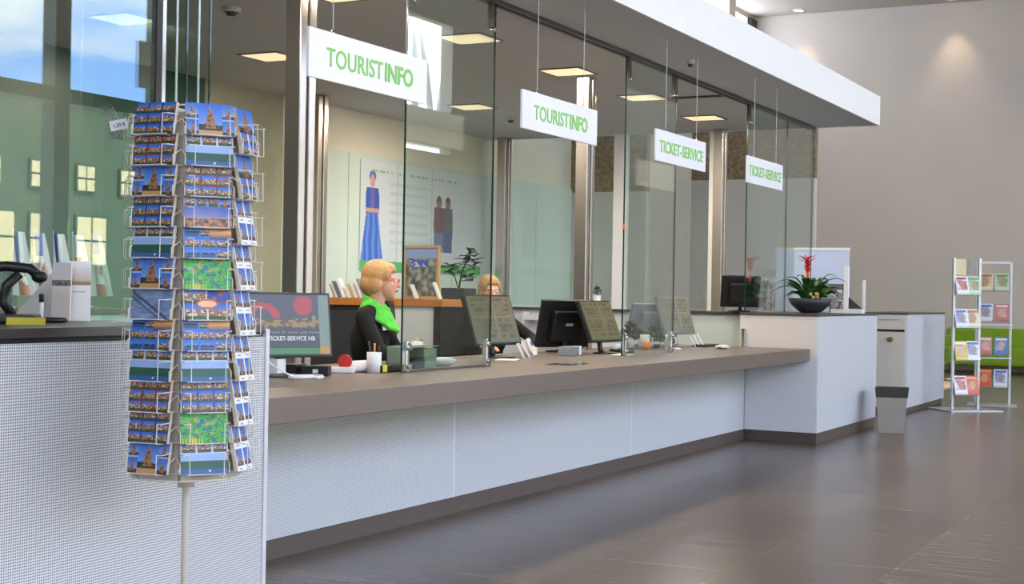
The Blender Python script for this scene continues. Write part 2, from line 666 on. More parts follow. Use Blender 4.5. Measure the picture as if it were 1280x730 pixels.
# glazed street front on the right: posts, transom, last bay with a spandrel
w = MB()
w.box(XR, XR + 0.25, 23.52, YB, 0, ZT)
w.box(XR, XR + 0.25, 20.2, 23.52, 3.86, 4.45)
w.box(XR, XR + 0.25, 20.2, 23.52, 0, 3.72)
w.box(XR, XR + 0.25, YF, 23.52, 6.15, ZT)
w.box(XR, XR + 0.25, YF, -3.0, 0, 6.15)
struct('wall_right', w, M['beige_wall'])
w = MB()
y = 13.51 - 1.9 * 8
while y < 21:
    w.box(XR - 0.02, XR + 0.2, y, y + 0.27, 0, 6.15)
    y += 1.9
w.box(XR - 0.03, XR + 0.2, -3, 20.2, 3.48, 3.66)
w.box(XR - 0.03, XR + 0.2, -3, 20.2, 0, 0.16)
struct('window_1', w, M['facade_frame'])

# street outside
struct('ground', MB().box(XR + 0.3, 60, -30, 60, -0.14, -0.02), M['street'])

# canopy slab over the counters, with its white fascia
w = MB()
w.box(XL, -3.165, YF, 13.352, ZC, 3.02, M['soffit'])
w.box(-3.165, -3.15, YF, 13.365, ZC - 0.003, 3.022, M['canopy_white'])
w.box(XL, -3.165, 13.352, 13.365, ZC - 0.003, 3.022, M['canopy_white'])
struct('canopy', w)

# office rear wall: cream band over mint glass cladding
w = MB()
w.box(-7.3, -7.2, YF, 8.75, 0, ZC, M['office_dark'])
w.box(-7.3, -7.2, 8.75, 9.75, 0, ZC, M['office_olive'])
w.box(-7.3, -7.2, 9.75, 15.35, 0, 2.9, M['office_cream'])
struct('wall_rear', w)
w = MB()
for k in range(6):
    w.box(-7.2, -7.18, 9.77 + 0.93 * k, 9.77 + 0.93 * (k + 1) - 0.008, 0.02, 2.385)
struct('trim_3', w, M['mint'])
struct('trim_4', MB().box(-7.2, -6.25, 15.35, 15.45, 0, 2.35, M['grey_end']).box(-7.2, -6.25, 15.35, 15.45, 2.35, 3.0, M['stone']))
# end partition of the office under the edge of the canopy
w = MB()
w.box(-5.76, -5.62, 13.28, 13.345, 0, ZC)
w.box(-4.76, -4.67, 13.28, 13.345, 0, ZC)
struct('trim_5', w, M['canopy_white'])
w = MB()
w.box(-6.9, -5.76, 13.305, 13.317, 1.05, ZC)
w.box(-5.62, -4.76, 13.305, 13.317, 1.05, ZC)
struct('window_2', w, M['glass_clear'])
struct('wall_beyond', MB().box(-6.1, -4.6, 16.4, 16.5, 0, 2.55, M['grey_end']).box(-6.1, -4.6, 16.4, 16.5, 2.55, 3.3, M['stone']))

# ------------------------------------------------------------------ daylight neighbours: street houses
def house(x, y0, y1, h, wallm, label, wins=True):
    t = thing('house', (x, (y0 + y1) / 2, 0), 0, label, 'building')
    L = (y1 - y0) / 2
    MB().box(0, 6, -L, L, 0, h).build('wall', wallm, t)
    b = MB()
    b.poly([(-0.3, -L, h), (-0.3, L, h), (3, L, h + 0.5), (3, -L, h + 0.5)])
    b.poly([(6.3, -L, h), (3, -L, h + 0.5), (3, L, h + 0.5), (6.3, L, h)])
    b.poly([(-0.3, -L, h), (3, -L, h + 0.5), (6.3, -L, h)])
    b.poly([(-0.3, L, h), (6.3, L, h), (3, L, h + 0.5)])
    b.build('roof', M['roof'], t)
    if wins:
        for (zz, hh, ww, step) in ((1.75, 1.45, 1.25, 1.75), (3.85, 0.8, 0.75, 1.75)):
            yy = -L + 0.6
            while yy < L - ww - 0.2:
                f = MB().box(-0.08, 0.02, yy, yy + ww, zz, zz + hh).build('window', M['house_green'], t)
                b = MB().box(-0.10, -0.07, yy + 0.05, yy + ww / 2 - 0.03, zz + 0.05, zz + hh / 2 - 0.03)
                b.box(-0.10, -0.07, yy + ww / 2 + 0.03, yy + ww - 0.05, zz + 0.05, zz + hh / 2 - 0.03)
                b.box(-0.10, -0.07, yy + 0.05, yy + ww / 2 - 0.03, zz + hh / 2 + 0.03, zz + hh - 0.05)
                b.box(-0.10, -0.07, yy + ww / 2 + 0.03, yy + ww - 0.05, zz + hh / 2 + 0.03, zz + hh - 0.05)
                b.build('pane', M['house_window'], f)
                yy += step
    return t


house(21.0, 2.0, 17.0, 6.3, M['house_green'], 'long green-grey street house with a row of small windows')
house(22.5, 18.0, 34.0, 6.6, M['house_cream'], 'olive street house with cream windows beyond the girder')
house(21.5, -16.0, 1.0, 6.0, M['house_cream'], 'olive street house with cream windows at the near end of the road')

# white lattice beam outside the last bay
t = thing('steel_truss', (7.0, 24.0, 0), 0, 'white steel lattice girder seen mirrored in the glass', 'girder')
b = MB()
for zz in (4.0, 6.9):
    b.box(-0.12, 0.12, -2.5, 4.0, zz, zz + 0.22)
b.build('chord', M['truss'], t)
b = MB()
for k in range(4):
    y0 = -2.4 + 1.5 * k
    for (a, c) in (((y0, 4.1), (y0 + 0.75, 7.0)), ((y0 + 0.75, 7.0), (y0 + 1.5, 4.1)), ((y0 + 0.75, 4.1), (y0 + 0.75, 7.0))):
        b.tube([(0, a[0], a[1]), (0, c[0], c[1])], 0.075, n=6)
b.build('brace', M['truss'], t)
b = MB()
for yy in (-2.4, 3.9):
    b.box(-0.1, 0.1, yy - 0.1, yy + 0.1, -0.02, 7.0)
b.build('post', M['truss'], t)

# ------------------------------------------------------------------ steel columns
def column(x, y, h, label, rz=0.0):
    t = thing('steel_column', (x, y, 0), rz, label, 'column', 'steel columns of the office')
    MB().rbox(-0.048, 0.048, -0.07, -0.012, 0, h, 0.006).build('profile', M['steel'], t)
    MB().rbox(-0.048, 0.048, 0.012, 0.07, 0, h, 0.006).build('profile', M['steel'], t)
    MB().box(-0.03, 0.03, -0.014, 0.014, 0, h).build('web', M['steel_dark'], t)
    return t


column(-4.5, 6.24, ZC, 'polished steel column nearest the camera, left of the first hanging sign')
column(-4.44, 9.71, ZC, 'polished steel column rising behind the black monitor back')
column(-6.9, 9.83, ZC, 'darker steel column behind and right of the nearest column')
column(-6.95, 13.2, ZC, 'slim steel column against mint panels behind the second clerk')
column(-4.62, 13.2, ZC, 'steel column beside the far pane, near the red flowering plant')

# ------------------------------------------------------------------ ceiling lamps
lamp0 = None
spots = [(-4.46, 6.53, 'cut off by the top edge of the picture'), (-4.46, 7.97, 'right of the first large sign'),
         (-4.46, 9.42, 'above the second sign'), (-4.46, 10.85, 'to the right of the second sign'),
         (-4.46, 12.28, 'above the third sign'), (-6.08, 8.08, 'between rack and nearest column'),
         (-6.06, 10.9, 'lower one behind the first pane'), (-6.06, 6.62, 'seen through the far left glass'),
         (-4.46, 5.08, 'outside the top of the picture')]
for (x, y, wh) in spots:
    lab = 'square warm ceiling lamp panel ' + wh
    if lamp0 is None:
        lamp0 = thing('ceiling_lamp', (x, y, ZC), 0, lab, 'ceiling lamp', 'square ceiling lamps of the office')
        b = MB()
        for (a0, a1, b0, b1) in ((-0.165, 0.165, -0.165, -0.15), (-0.165, 0.165, 0.15, 0.165), (-0.165, -0.15, -0.15, 0.15), (0.15, 0.165, -0.15, 0.15)):
            b.box(a0, a1, b0, b1, -0.008, 0.0)
        b.build('frame', M['grey_plastic'], lamp0)
        MB().box(-0.15, 0.15, -0.15, 0.15, -0.006, -0.001).build('diffuser', M['lamp_panel'], lamp0)
        L = bpy.data.lights.new('lamp_light', 'AREA')
        L.shape = 'SQUARE'; L.size = 0.28; L.energy = 24.0; L.color = (1.0, 0.86, 0.68)
        lo = bpy.data.objects.new('lamp_light', L)
        C.objects.link(lo); lo.parent = lamp0; lo.location = (0, 0, -0.012)
    else:
        dup(lamp0, (x, y, ZC), 0, lab)

for (x, y, lab) in ((-7.37, 25.1, 'small round downlight over the far wall, left one'), (-4.73, 25.1, 'small round downlight over the far wall, right one')):
    t = thing('downlight', (x, y, ZT), 0, lab, 'downlight', 'downlights washing the far wall')
    MB().lathe([(0.11, 0), (0.11, -0.02), (0.075, -0.02), (0.075, 0.0)], n=20).build('ring', M['white_plastic'], t)
    MB().lathe([(0.0, -0.012), (0.07, -0.012)], n=20).build('lens', M['spot_lens'], t)
    L = bpy.data.lights.new('downlight_beam', 'SPOT')
    L.energy = 60; L.color = (1.0, 0.78, 0.56); L.spot_size = R(66); L.spot_blend = 1.0; L.shadow_soft_size = 0.04
    lo = bpy.data.objects.new('downlight_beam', L)
    C.objects.link(lo); lo.parent = t; lo.location = (0, 0, -0.04); lo.rotation_euler = (R(6), 0, 0)

for (x, y, lab, r) in ((-5.25, 6.6, 'round smoke detector on the office ceiling above the postcard rack', 0.055),
                       (-6.1, 11.7, 'small round dome camera on the ceiling left of the second sign', 0.045),
                       (-3.47, 9.27, 'small sprinkler head on the soffit above the third sign', 0.03)):
    t = thing('ceiling_detector', (x, y, ZC), 0, lab, 'detector')
    MB().lathe([(r, 0), (r, -0.02), (r * 0.8, -0.028)], n=18).build('base', M['light_grey'], t)
    MB().lathe([(r * 0.6, -0.026), (r * 0.5, -0.045), (0, -0.05)], n=18).build('dome', M['dark_grey'], t)

# ------------------------------------------------------------------ glass screens on their ceiling track
t = thing('sliding_track', (-3.76, 8.0, ZC), 0, 'grey double ceiling rail above the glass screens', 'rail')
MB().box(-0.035, -0.01, -6, 5.3, -0.022, 0).box(0.01, 0.035, -6, 5.3, -0.022, 0).build('rail', M['rail'], t)
MB().box(-0.49, -0.035, 2.94, 2.97, -0.014, 0).box(-0.01, 0.01, -6, 5.3, -0.006, 0).build('siding', M['rail'], t)


def pane(y0, y1, z0, z1, label, edge='glass_edge', x=-3.76, fit=(True, True), low=(True, True), group='sliding glass screens'):
    t = thing('glass_screen', (x, y0, z0), 0, label, 'glass screen', group)
    L, H = y1 - y0, z1 - z0
    b = MB()
    b.box(-0.005, 0.005, 0.003, L - 0.003, 0, H, M['glass'])
    b.build('pane', None, t)
    MB().box(-0.005, 0.005, 0, 0.003, 0, H).build('edge', M[edge], t)
    MB().box(-0.005, 0.005, L - 0.003, L, 0, H).build('edge', M['glass_edge'], t)
    for k, yy in enumerate((0.04, L - 0.05)):
        if fit[k]:
            b = MB().box(-0.014, 0.014, yy - 0.016, yy + 0.016, H - 0.13, H + 0.0)
            b.build('hanger', M['steel_dark'], t)
            MB().tube([(0.0, yy, H - 0.145), (0.03, yy, H - 0.145)], 0.012, n=10).build('bolt', M['chrome'], t)
        if low[k]:
            MB().rbox(-0.016, 0.016, yy - 0.014, yy + 0.014, 0.0, 0.15, 0.005).build('clamp', M['chrome'], t)
            for zb in (0.03, 0.12):
                MB().tube([(0.014, yy, zb), (0.03, yy, zb)], 0.014, n=10).build('bolt', M['chrome'], t)
    return t


ZP = 2.735
pane(6.09, 7.01, 0.757, ZP, 'glass screen between the first two signs with steel clamps on the counter')
gp = pane(8.85, 9.78, 0.757, ZP, 'glass screen left of the third sign, beside the tilted yellowish monitor')
MB().box(-0.008, 0.008, -0.003, 0.0, 0.84, 0.87).build('sticker', M['orange'], gp)
pane(11.39, 13.32, 1.037, ZP, 'glass screen farthest along the counter, beside the red flowering plant', low=(False, False), fit=(True, False))
MB().rbox(-3.776, -3.744, 11.365, 11.4, 0.757, 0.905, 0.005).build('clamp_post', M['chrome'])
tag(bpy.data.objects['clamp_post'], 'short steel clamp standing on the far end of the long worktop', 'clamp')
t = thing('glass_screen', (-3.76, 12.5, 1.037), 0, 'thin dark joint of the farthest glass screen', 'glass joint')
MB().box(-0.006, 0.006, -0.003, 0.003, 0, 1.69).build('joint', M['glass_edge'], t)
pane(1.6, 4.30, 1.032, ZP, 'broad fixed glass screen above the left counter reflecting the sky', edge='glass_edge', fit=(False, False), low=(False, False))
t = thing('edge_profile', (-3.76, 4.302, 1.031), 0, 'bright metal edge strip ending the broad left glass screen', 'metal strip')
MB().box(-0.012, 0.012, 0, 0.02, 0, 1.72).build('strip', M['alu'], t)
MB().box(-0.016, 0.010, -0.03, -0.002, 0, 1.72).build('gasket', M['bin_dark'], t)
for k, yy in enumerate((4.40, 4.46, 4.53, 4.60)):
    t = thing('parked_screen', (-3.76, yy, 0.757), 0,
              ('first', 'second', 'third', 'fourth')[k] + ' from the left of the stacked glass screens behind the postcards', 'glass screen', 'stacked glass screens')
    MB().box(-0.55, -0.004, -0.005, 0.005, 0, ZP - 0.757).build('pane', M['glass_clear'], t)
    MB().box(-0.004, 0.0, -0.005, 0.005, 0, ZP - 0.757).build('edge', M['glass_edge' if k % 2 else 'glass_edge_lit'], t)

t = thing('sill_rail', (-3.76, 6.12, 0.757), 0, 'low clear glass ledge lying along the foot of the first glass screen', 'glass rail')
MB().box(-0.01, 0.012, 0, 0.84, 0, 0.012).build('rail', M['steel_dark'], t)

# ------------------------------------------------------------------ counters
t = thing('counter_worktop', (-3.2, 4.21, 0.658), 0, 'long brown-grey worktop running from the postcard rack to the white block', 'worktop')
MB().rbox(-1.3, -0.01, 0.0, 7.18, 0, 0.098, 0.003).build('slab', M['worktop'], t)
t = thing('service_counter', (-3.75, 4.21, 0), 0, 'long white perforated counter front under the brown-grey worktop', 'counter')
for (y0, y1) in ((0.0, 2.40), (2.408, 4.80), (4.808, 7.18)):
    MB().box(-0.03, 0.0, y0, y1, 0.085, 0.655).build('panel', M['perf_fine'], t)
MB().box(-0.012, 0.0015, 2.400, 2.408, 0.085, 0.655).build('seam', M['sign_white'], t)
MB().box(-0.012, 0.0015, 4.800, 4.808, 0.085, 0.655).build('seam', M['sign_white'], t)
MB().box(-0.04, 0.004, 0, 7.18, 0, 0.083).build('plinth', M['plinth'], t)
MB().box(-0.15, -0.03, 0, 7.18, 0.0, 0.65).build('carcass', M['white'], t)

t = thing('left_counter', (-3.15, 2.0, 0), 0, 'high white perforated counter behind the postcard rack', 'counter')
MB().box(-0.02, 0.0, 0, 2.18, 0.0, 0.985).build('front_panel', M['perf'], t)
MB().box(-0.6, -0.02, 0, 2.19, 0, 0.985).build('carcass', M['white'], t)
MB().box(-0.6, 0.006, 2.18, 2.2, 0, 1.012).build('end_panel', M['white'], t)
MB().box(-0.58, -0.012, 0, 2.18, 0.985, 1.0).build('shadow_gap', M['shadow_gap'], t)
MB().rbox(-0.62, 0.0, 0, 2.178, 1.0, 1.03, 0.003).build('top', M['dark_top'], t)

t = thing('white_block', (-3.149, 11.404, 0), 0, 'white high counter block at the far end carrying the red flowering plant', 'counter')
MB().box(-0.02, 0, 0.0, 1.976, 0.085, 1.015).build('front_panel', M['perf_fine'], t)
MB().box(-0.65, -0.02, 0.0, 1.976, 0.085, 1.015).build('carcass', M['warm_white'], t)
MB().box(-0.60, -0.006, -0.004, 0.0, 0.085, 0.66).build('end_panel', M['white'], t)
MB().box(-0.64, -0.006, 0.01, 1.966, 0.0, 0.085).build('plinth', M['plinth'], t)
MB().rbox(-0.655, 0.006, -0.01, 1.98, 1.015, 1.035, 0.003).build('top', M['dark_top'], t)

t = thing('end_cabinet', (-3.22, 15.0, 0), 0, 'white perforated cabinet beyond the waste bin with a dark top', 'cabinet')
MB().box(-0.02, 0, 0.0, 1.95, 0.06, 1.012).build('front_panel', M['perf_fine'], t)
MB().box(-0.55, -0.02, 0.0, 1.95, 0.06, 1.012).build('carcass', M['grey_end'], t)
MB().box(-0.53, -0.02, 0.02, 1.93, 0, 0.06).build('plinth', M['plinth'], t)
MB().box(-0.56, 0.004, -0.01, 1.96, 1.012, 1.03).build('top', M['dark_top'], t)
dr = MB().box(-0.5, -0.03, -0.012, 0.0, 0.86, 0.99).build('drawer', M['grey_end'], t)
MB().box(-0.45, -0.08, -0.022, -0.012, 0.955, 0.968).build('handle', M['alu'], dr)
MB().box(-0.5, -0.03, -0.004, 0.0, 0.835, 0.86).build('shadow_gap', M['shadow_gap'], t)
dd = MB().box(-0.5, -0.03, -0.012, 0.0, 0.08, 0.832).build('door', M['grey_end'], t)
MB().tube([(-0.17, -0.012, 0.755), (-0.17, -0.035, 0.755)], 0.03, n=14).build('lock', M['brass'], dd)

# ------------------------------------------------------------------ back-office furniture
t = thing('back_cabinet', (-5.7, 13.06, 0), 0, 'low white cabinet with a dark ledge along the end of the office', 'cabinet')
MB().box(-1.2, 1.36, 0.0, 0.14, 0.02, 1.0).build('carcass', M['white'], t)
MB().box(0.45, 1.85, -0.02, 0.02, 0.02, 0.985).build('mint_panel', M['mint_low'], t)
MB().rbox(-1.22, 1.88, -0.05, 0.17, 1.0, 1.025, 0.003).build('ledge', M['dark_top'], t)
b = MB()
for zz in (0.72, 0.9):
    b.box(-0.85, -0.35, -0.15, 0.0, zz, zz + 0.02)
b.box(-0.87, -0.85, -0.15, 0.0, 0.1, 0.98).box(-0.35, -0.33, -0.15, 0.0, 0.1, 0.98)
b.build('open_shelf', M['white'], t)

t = thing('wood_top_cabinet', (-5.8, 9.15, 0), 0, 'pale cabinet with an orange wooden top behind the woman with the green scarf', 'cabinet')
MB().rbox(-0.6, 0.50, 0.0, 0.34, 1.05, 1.105, 0.004).build('top', M['wood'], t)
MB().box(-0.56, 0.0, 0.03, 0.34, 0.02, 1.05).build('carcass', M['dark_grey'], t)
MB().box(0.0, 0.42, 0.02, 0.34, 0.02, 1.05).build('door', M['white'], t)
MB().box(0.42, 0.48, 0.0, 0.34, 0.02, 1.05).build('side', M['black'], t)


def pic_photo(u, v):
    if v > 0.78:
        return (150, 170, 225)
    n = nz2(u, v, 9, 3.1)
    if 0.6 < v < 0.75 and 0.15 < u < 0.75:
        return (70, 96, 190) if n > -0.1 else (190, 200, 225)
    return mixc((70, 76, 84), (178, 176, 164), 0.5 + n)


t = thing('framed_picture', (-5.61, 9.36, 1.106), 0, 'wood-framed picture standing on the orange cabinet top', 'picture')
link('print', raster('print', 0.27, 0.36, 22, 28, pic_photo, M['print'], M['paper'], thick=0.01), t, (0, -0.012, 0.02))
MB().box(-0.155, 0.155, -0.02, 0.012, 0, 0.02).box(-0.155, 0.155, -0.02, 0.012, 0.38, 0.40).box(-0.155, -0.135, -0.02, 0.012, 0.02, 0.38).box(0.135, 0.155, -0.02, 0.012, 0.02, 0.38).build('frame', M['pale_wood'], t)

labs = ['white leaflet', 'grey-blue folder', 'white booklet', 'cream booklet', 'pale leaflet', 'violet-grey brochure', 'white brochure', 'small white leaflet']
cols = [(236, 234, 232), (120, 124, 150), (238, 238, 240), (214, 204, 170), (226, 226, 226), (140, 134, 160), (240, 240, 240), (230, 228, 220)]
xs = [-6.34, -6.29, -6.23, -6.17, -6.12, -6.06, -5.60, -5.40]
wh = ['at the left end of the wooden cabinet top', 'leaning second on the wooden cabinet top', 'leaning third on the wooden cabinet top', 'leaning fourth on the wooden cabinet top', 'leaning fifth on the wooden cabinet top', 'leaning beside the blond head on the wooden top', 'in front of the framed picture, left', 'in front of the framed picture, right']
for k in range(8):
    b = MB().box(-0.006, 0.006, -0.09, 0.0, 0, 0.11 + 0.02 * (k % 3))
    o = b.build('booklet', mat('booklet_paper', cols[k], 0.7), None, (xs[k], 9.30, 1.108), (0, R(-22), R(18)))
    tag(o, labs[k] + ' ' + wh[k], 'booklet', 'booklets on the wooden cabinet')

# costume poster on the rear wall
def pic_poster(u, v):
    # u along the wall (0 = left), v up
    base = (206, 214, 222)
    if v < 0.09:
        return (92, 176, 108)
    if 0.90 < v < 0.925 and 0.08 < u < 0.8:
        return (140, 190, 170) if nz2(u * 60, 0, 1, 2) > -0.15 else base
    # woman in a long blue dress
    uu, vv = u * 2.3, v * 1.05
    cx = 0.20
    dx = uu - cx
    if 0.09 < vv < 0.55:
        half = 0.19 - 0.09 * (vv - 0.09) / 0.46
        if abs(dx) < half:
            f = math.sin(dx * 70 + nz2(uu, vv, 4) * 2)
            return mixc((52, 96, 196), (110, 152, 226), 0.5 + 0.4 * f)
    if 0.55 <= vv < 0.79 and abs(dx) < 0.115 - 0.25 * max(0, vv - 0.72):
        if 0.555 < vv < 0.60 and abs(dx) < 0.13:
            return (196, 160, 150)
        return (64, 92, 186) if abs(dx) > 0.035 else (110, 104, 176)
    if (dx * dx) / 0.0017 + (vv - 0.855) ** 2 / 0.0042 < 1:
        return (202, 162, 150)
    if (dx * dx) / 0.0030 + (vv - 0.90) ** 2 / 0.0032 < 1:
        return (74, 104, 188)
    # text lines
    if 0.5 < uu < 1.2 and int(v * 34) % 3 == 0 and 0.2 < v < 0.86:
        return (186, 204, 206)
    if abs(uu - 0.63) < 0.006 or abs(uu - 1.28) < 0.006:
        return (150, 160, 166)
    # pair of small dark figures
    for (fx, c1, c2) in ((1.42, (118, 84, 92), (120, 130, 170)), (1.60, (104, 108, 118), (84, 104, 150))):
        d = uu - fx
        if 0.22 < vv < 0.68 and abs(d) < 0.10 - 0.05 * abs(vv - 0.5):
            return c1 if vv > 0.42 else c2
        if d * d / 0.003 + (vv - 0.73) ** 2 / 0.0045 < 1:
            return (150, 120, 100) if vv < 0.74 else (96, 70, 56)
    return base


t = thing('wall_poster', (-7.175, 12.0, 1.34), PI / 2, 'large wall poster of a woman in a long blue historical dress', 'poster')
link('print', raster('print', 2.25, 1.0, 260, 130, pic_poster, M['poster'], M['paper'], thick=0.006), t, (0, -0.006, 0))

# ------------------------------------------------------------------ hanging signs
def sign(y0, y1, word, label, tw, split=None):
    L = y1 - y0
    t = thing('hanging_sign', (-3.33, (y0 + y1) / 2, 1.99), PI / 2, label, 'sign', 'hanging signs over the counter')
    MB().box(-L / 2, L / 2, -0.006, 0.006, 0, 0.195).build('board', M['sign_white'], t)
    if split:
        a, c = split
        wa = tw * 0.63
        link('lettering', text_mesh(a, 0.078, M['sign_green'], 0.002, 0.008, width=wa), t, (-tw / 2 + wa / 2, -0.0075, 0.097))
        wb = tw * 0.345
        link('lettering', text_mesh(c, 0.078, M['sign_green'], 0.002, 0.03, width=wb), t, (tw / 2 - wb / 2, -0.0075, 0.097))
    else:
        link('lettering', text_mesh(word, 0.075, M['sign_green'], 0.002, 0.022, width=tw), t, (0.0, -0.0075, 0.097))
    for s in (-0.62, 0.62):
        x = s * L / 2
        w_ = MB().tube([(x, 0, 0.2), (x, 0, ZC - 1.99)], 0.0022, n=5).build('wire', M['light_grey'], t)
        MB().lathe([(0.006, 0.0), (0.006, 0.014), (0.0, 0.014)], M['chrome'], 8, (x, 0, 0.195)).build('clip', None, w_)
    return t


sign(4.66, 5.56, 'TOURISTINFO', 'white hanging sign reading TOURISTINFO, the large near one', 0.66, ('TOURIST', 'INFO'))
sign(6.50, 7.42, 'TOURISTINFO', 'white hanging sign reading TOURISTINFO, the smaller one above the black monitor', 0.66, ('TOURIST', 'INFO'))
sign(8.31, 9.20, 'TICKET-SERVICE', 'white hanging sign reading TICKET-SERVICE, the nearer of the two', 0.78)
sign(10.08, 10.95, 'TICKET-SERVICE', 'white hanging sign reading TICKET-SERVICE, the farthest one', 0.78)

# ------------------------------------------------------------------ monitors
def monitor(loc, rz, tilt, w, h, label, shell='black', face=None, lift=0.10, group=None, thick=0.03, deep=0.05, curved=False):
    """screen faces local -Y; tilt leans the top backwards"""
    t = thing('monitor', loc, rz, label, 'monitor', group)
    MB().lathe([(0.0, 0.0), (0.10, 0.0), (0.10, 0.008), (0.03, 0.016), (0.0, 0.016)], n=24).build('foot', M[shell], t)
    yb, zb = math.sin(tilt) * h * 0.35 + thick + 0.012, lift + math.cos(tilt) * h * 0.35
    MB().tube([(0, 0.05, 0.008), (0, 0.055, 0.03), (0, yb, zb)], 0.018, n=10).build('stand', M[shell], t)
    b = MB()
    b.rbox(-w / 2, w / 2, 0.0, thick, 0, h, 0.006, M[shell])
    o = b.build('housing', None, t, (0, 0, lift), (-tilt, 0, 0))
    MB().rbox(-w * 0.3, w * 0.3, thick - 0.004, thick + deep, h * 0.15, h * 0.8, 0.015).build('back_cover', M[shell], o)
    if curved:
        MB().rbox(-w * 0.07, w * 0.07, thick + deep - 0.002, thick + deep + 0.003, h * 0.5, h * 0.56, 0.001).build('badge', M['light_grey'], o)
    if face:
        link('screen', raster('screen', w - 0.024, h - 0.024, 56, 40, face, M['screen'], M['black'], thick=0.002), o, (0, -0.003, 0.012))
    else:
        MB().box(-w / 2 + 0.012, w / 2 - 0.012, -0.003, 0.0, 0.012, h - 0.012).build('screen', M['black'], o)
    return t


def scr_ad(u, v):
    # advertisement: red shapes and a crowd silhouette over a dark blue field, green foot line, pale side strip
    if u > 0.90:
        return (222, 176, 60) if v < 0.12 else (146, 172, 168)
    if v < 0.11:
        return (58, 158, 88)
    if v < 0.45 + 0.05 * nz2(u, 0, 16, 3):
        return (62, 70, 96)
    crowd = 0.56 + 0.07 * abs(nz2(u, 0, 22, 1)) * 2
    if v < crowd:
        return (182, 152, 92) if nz2(u, v, 20, 5) > -0.12 else (112, 92, 74)
    d1 = (u - 0.73) ** 2 / 0.010 + (v - 0.82) ** 2 / 0.028
    d2 = abs(math.hypot((u - 0.30) * 1.3, v - 0.62) - 0.19) < 0.055 and v > 0.6
    d3 = (u - 0.08) ** 2 / 0.012 + (v - 0.80) ** 2 / 0.02
    if d1 < 1 or d2 or d3 < 1:
        return (214, 66, 74)
    return (84, 88, 116)


def scr_olive(seed):
    def f(u, v):
        base = mixc((124, 122, 66), (146, 128, 74), v + 0.3 * nz2(u, v, 3, seed))
        if v < 0.07:
            return (108, 128, 62)
        if abs(u - 0.56) < 0.012 or abs(v - 0.56) < 0.012:
            return (156, 150, 100)
        row = int(v * 18)
        if row % 2 == 0 and 0.08 < u < 0.92 and abs(u - 0.56) > 0.05 and nz2(u * 9, row, 1, seed) > -0.05 and row not in (0, 9, 17):
            return (96, 92, 60)
        for (cx, cy) in ((0.28, 0.70), (0.32, 0.36), (0.76, 0.30)):
            if abs(u - cx) < 0.12 and abs(v - cy) < 0.06:
                return mixc((84, 84, 58), (132, 108, 66), 0.5 + nz2(u, v, 14, seed))
        return base
    return f


ADY = -3.93
m1 = monitor((-3.98, 5.42, 0.756), PI / 2 - R(30), R(9), 0.50, 0.30, 'wide monitor showing a TICKET-SERVICE NB advertisement beside the postcard rack', 'dark_grey', scr_ad, 0.09)
scr = [c for c in m1.children if c.name.startswith('housing')][0]
for (s, hh, z, wd, bo, col) in (('TICKET-SERVICE NB', 0.020, 0.086, 0.235, 0.02, 'white_plastic'), ('Hier haben Sie immer gute Karten!', 0.011, 0.114, 0.30, 0.0, 'light_grey')):
    link('lettering', text_mesh(s, hh, M[col], 0.001, bo, width=wd), scr, (0.045, -0.005, z))
monitor((-4.20, 7.95, 0.756), PI / 2 - R(14), R(20), 0.43, 0.325, 'tilted monitor with a yellowish price list in front of the second clerk', 'black', scr_olive(1), 0.085)
monitor((-4.36, 9.16, 0.756), -PI / 2 - R(34), R(16), 0.42, 0.34, 'black monitor seen from behind, under the second sign', 'black', None, 0.04, curved=True)
monitor((-3.98, 9.12, 0.756), PI / 2 - R(5), R(22), 0.44, 0.30, 'tilted yellowish monitor right beside the black monitor back', 'black', scr_olive(2), 0.085)
monitor((-4.15, 10.98, 0.756), PI / 2 - R(14), R(18), 0.42, 0.31, 'smallest yellowish monitor, farthest along the counter', 'grey_plastic', scr_olive(3), 0.105)
monitor((-4.44, 10.90, 0.756), -PI / 2 - R(28), R(18), 0.40, 0.29, 'grey monitor seen from behind, left of the farthest yellowish monitor', 'grey_plastic', None, 0.07)
monitor((-4.33, 12.95, 1.026), PI / 2 + R(120), R(16), 0.36, 0.30, 'dark monitor standing on the far ledge left of the flowering plant', 'black', None, 0.05)

# ------------------------------------------------------------------ small things on the long worktop
ZW = 0.7565


def mug(loc, label, m='white_plastic', r=0.038, h=0.09, pens=0, handle=True, name='mug', cat='mug'):
    t = thing(name, loc, 0, label, cat)
    MB().lathe([(0, 0), (r, 0), (r, h), (r - 0.004, h), (r - 0.004, 0.008), (0, 0.008)], n=20).build('cup', M[m], t)
    if handle:
        MB().tube([(r - 0.003, 0, h * 0.8), (r + 0.025, 0, h * 0.75), (r + 0.028, 0, h * 0.35), (r - 0.003, 0, h * 0.2)], 0.005, n=6).build('handle', M[m], t)
    pc = ['black', 'yellow', 'dark_grey', 'blue', 'red']
    for k in range(pens):
        a = 2.1 * k
        MB().tube([(0.01 * math.cos(a), 0.01 * math.sin(a), 0.012), (0.03 * math.cos(a), 0.03 * math.sin(a), 0.13 + 0.012 * (k % 3))], 0.0045, n=6).build('pen', M[pc[k % 5]], t)
    return t


mug((-3.86, 6.0, ZW), 'white pen cup with pens in front of the woman in black', 'white_plastic', 0.036, 0.10, 5, False, 'pen_cup', 'pen cup')
mug((-4.25, 7.05, ZW), 'white cup with a yellow pencil behind the first glass screen', 'white_plastic', 0.032, 0.12, 2, False, 'pen_cup', 'pen cup')
mug((-4.12, 10.14, ZW), 'pale mint mug behind the small orange', 'mint_low', 0.036, 0.11)
mug((-4.13, 10.66, ZW), 'white mug left of the farthest yellowish monitor', 'white_plastic', 0.034, 0.10)

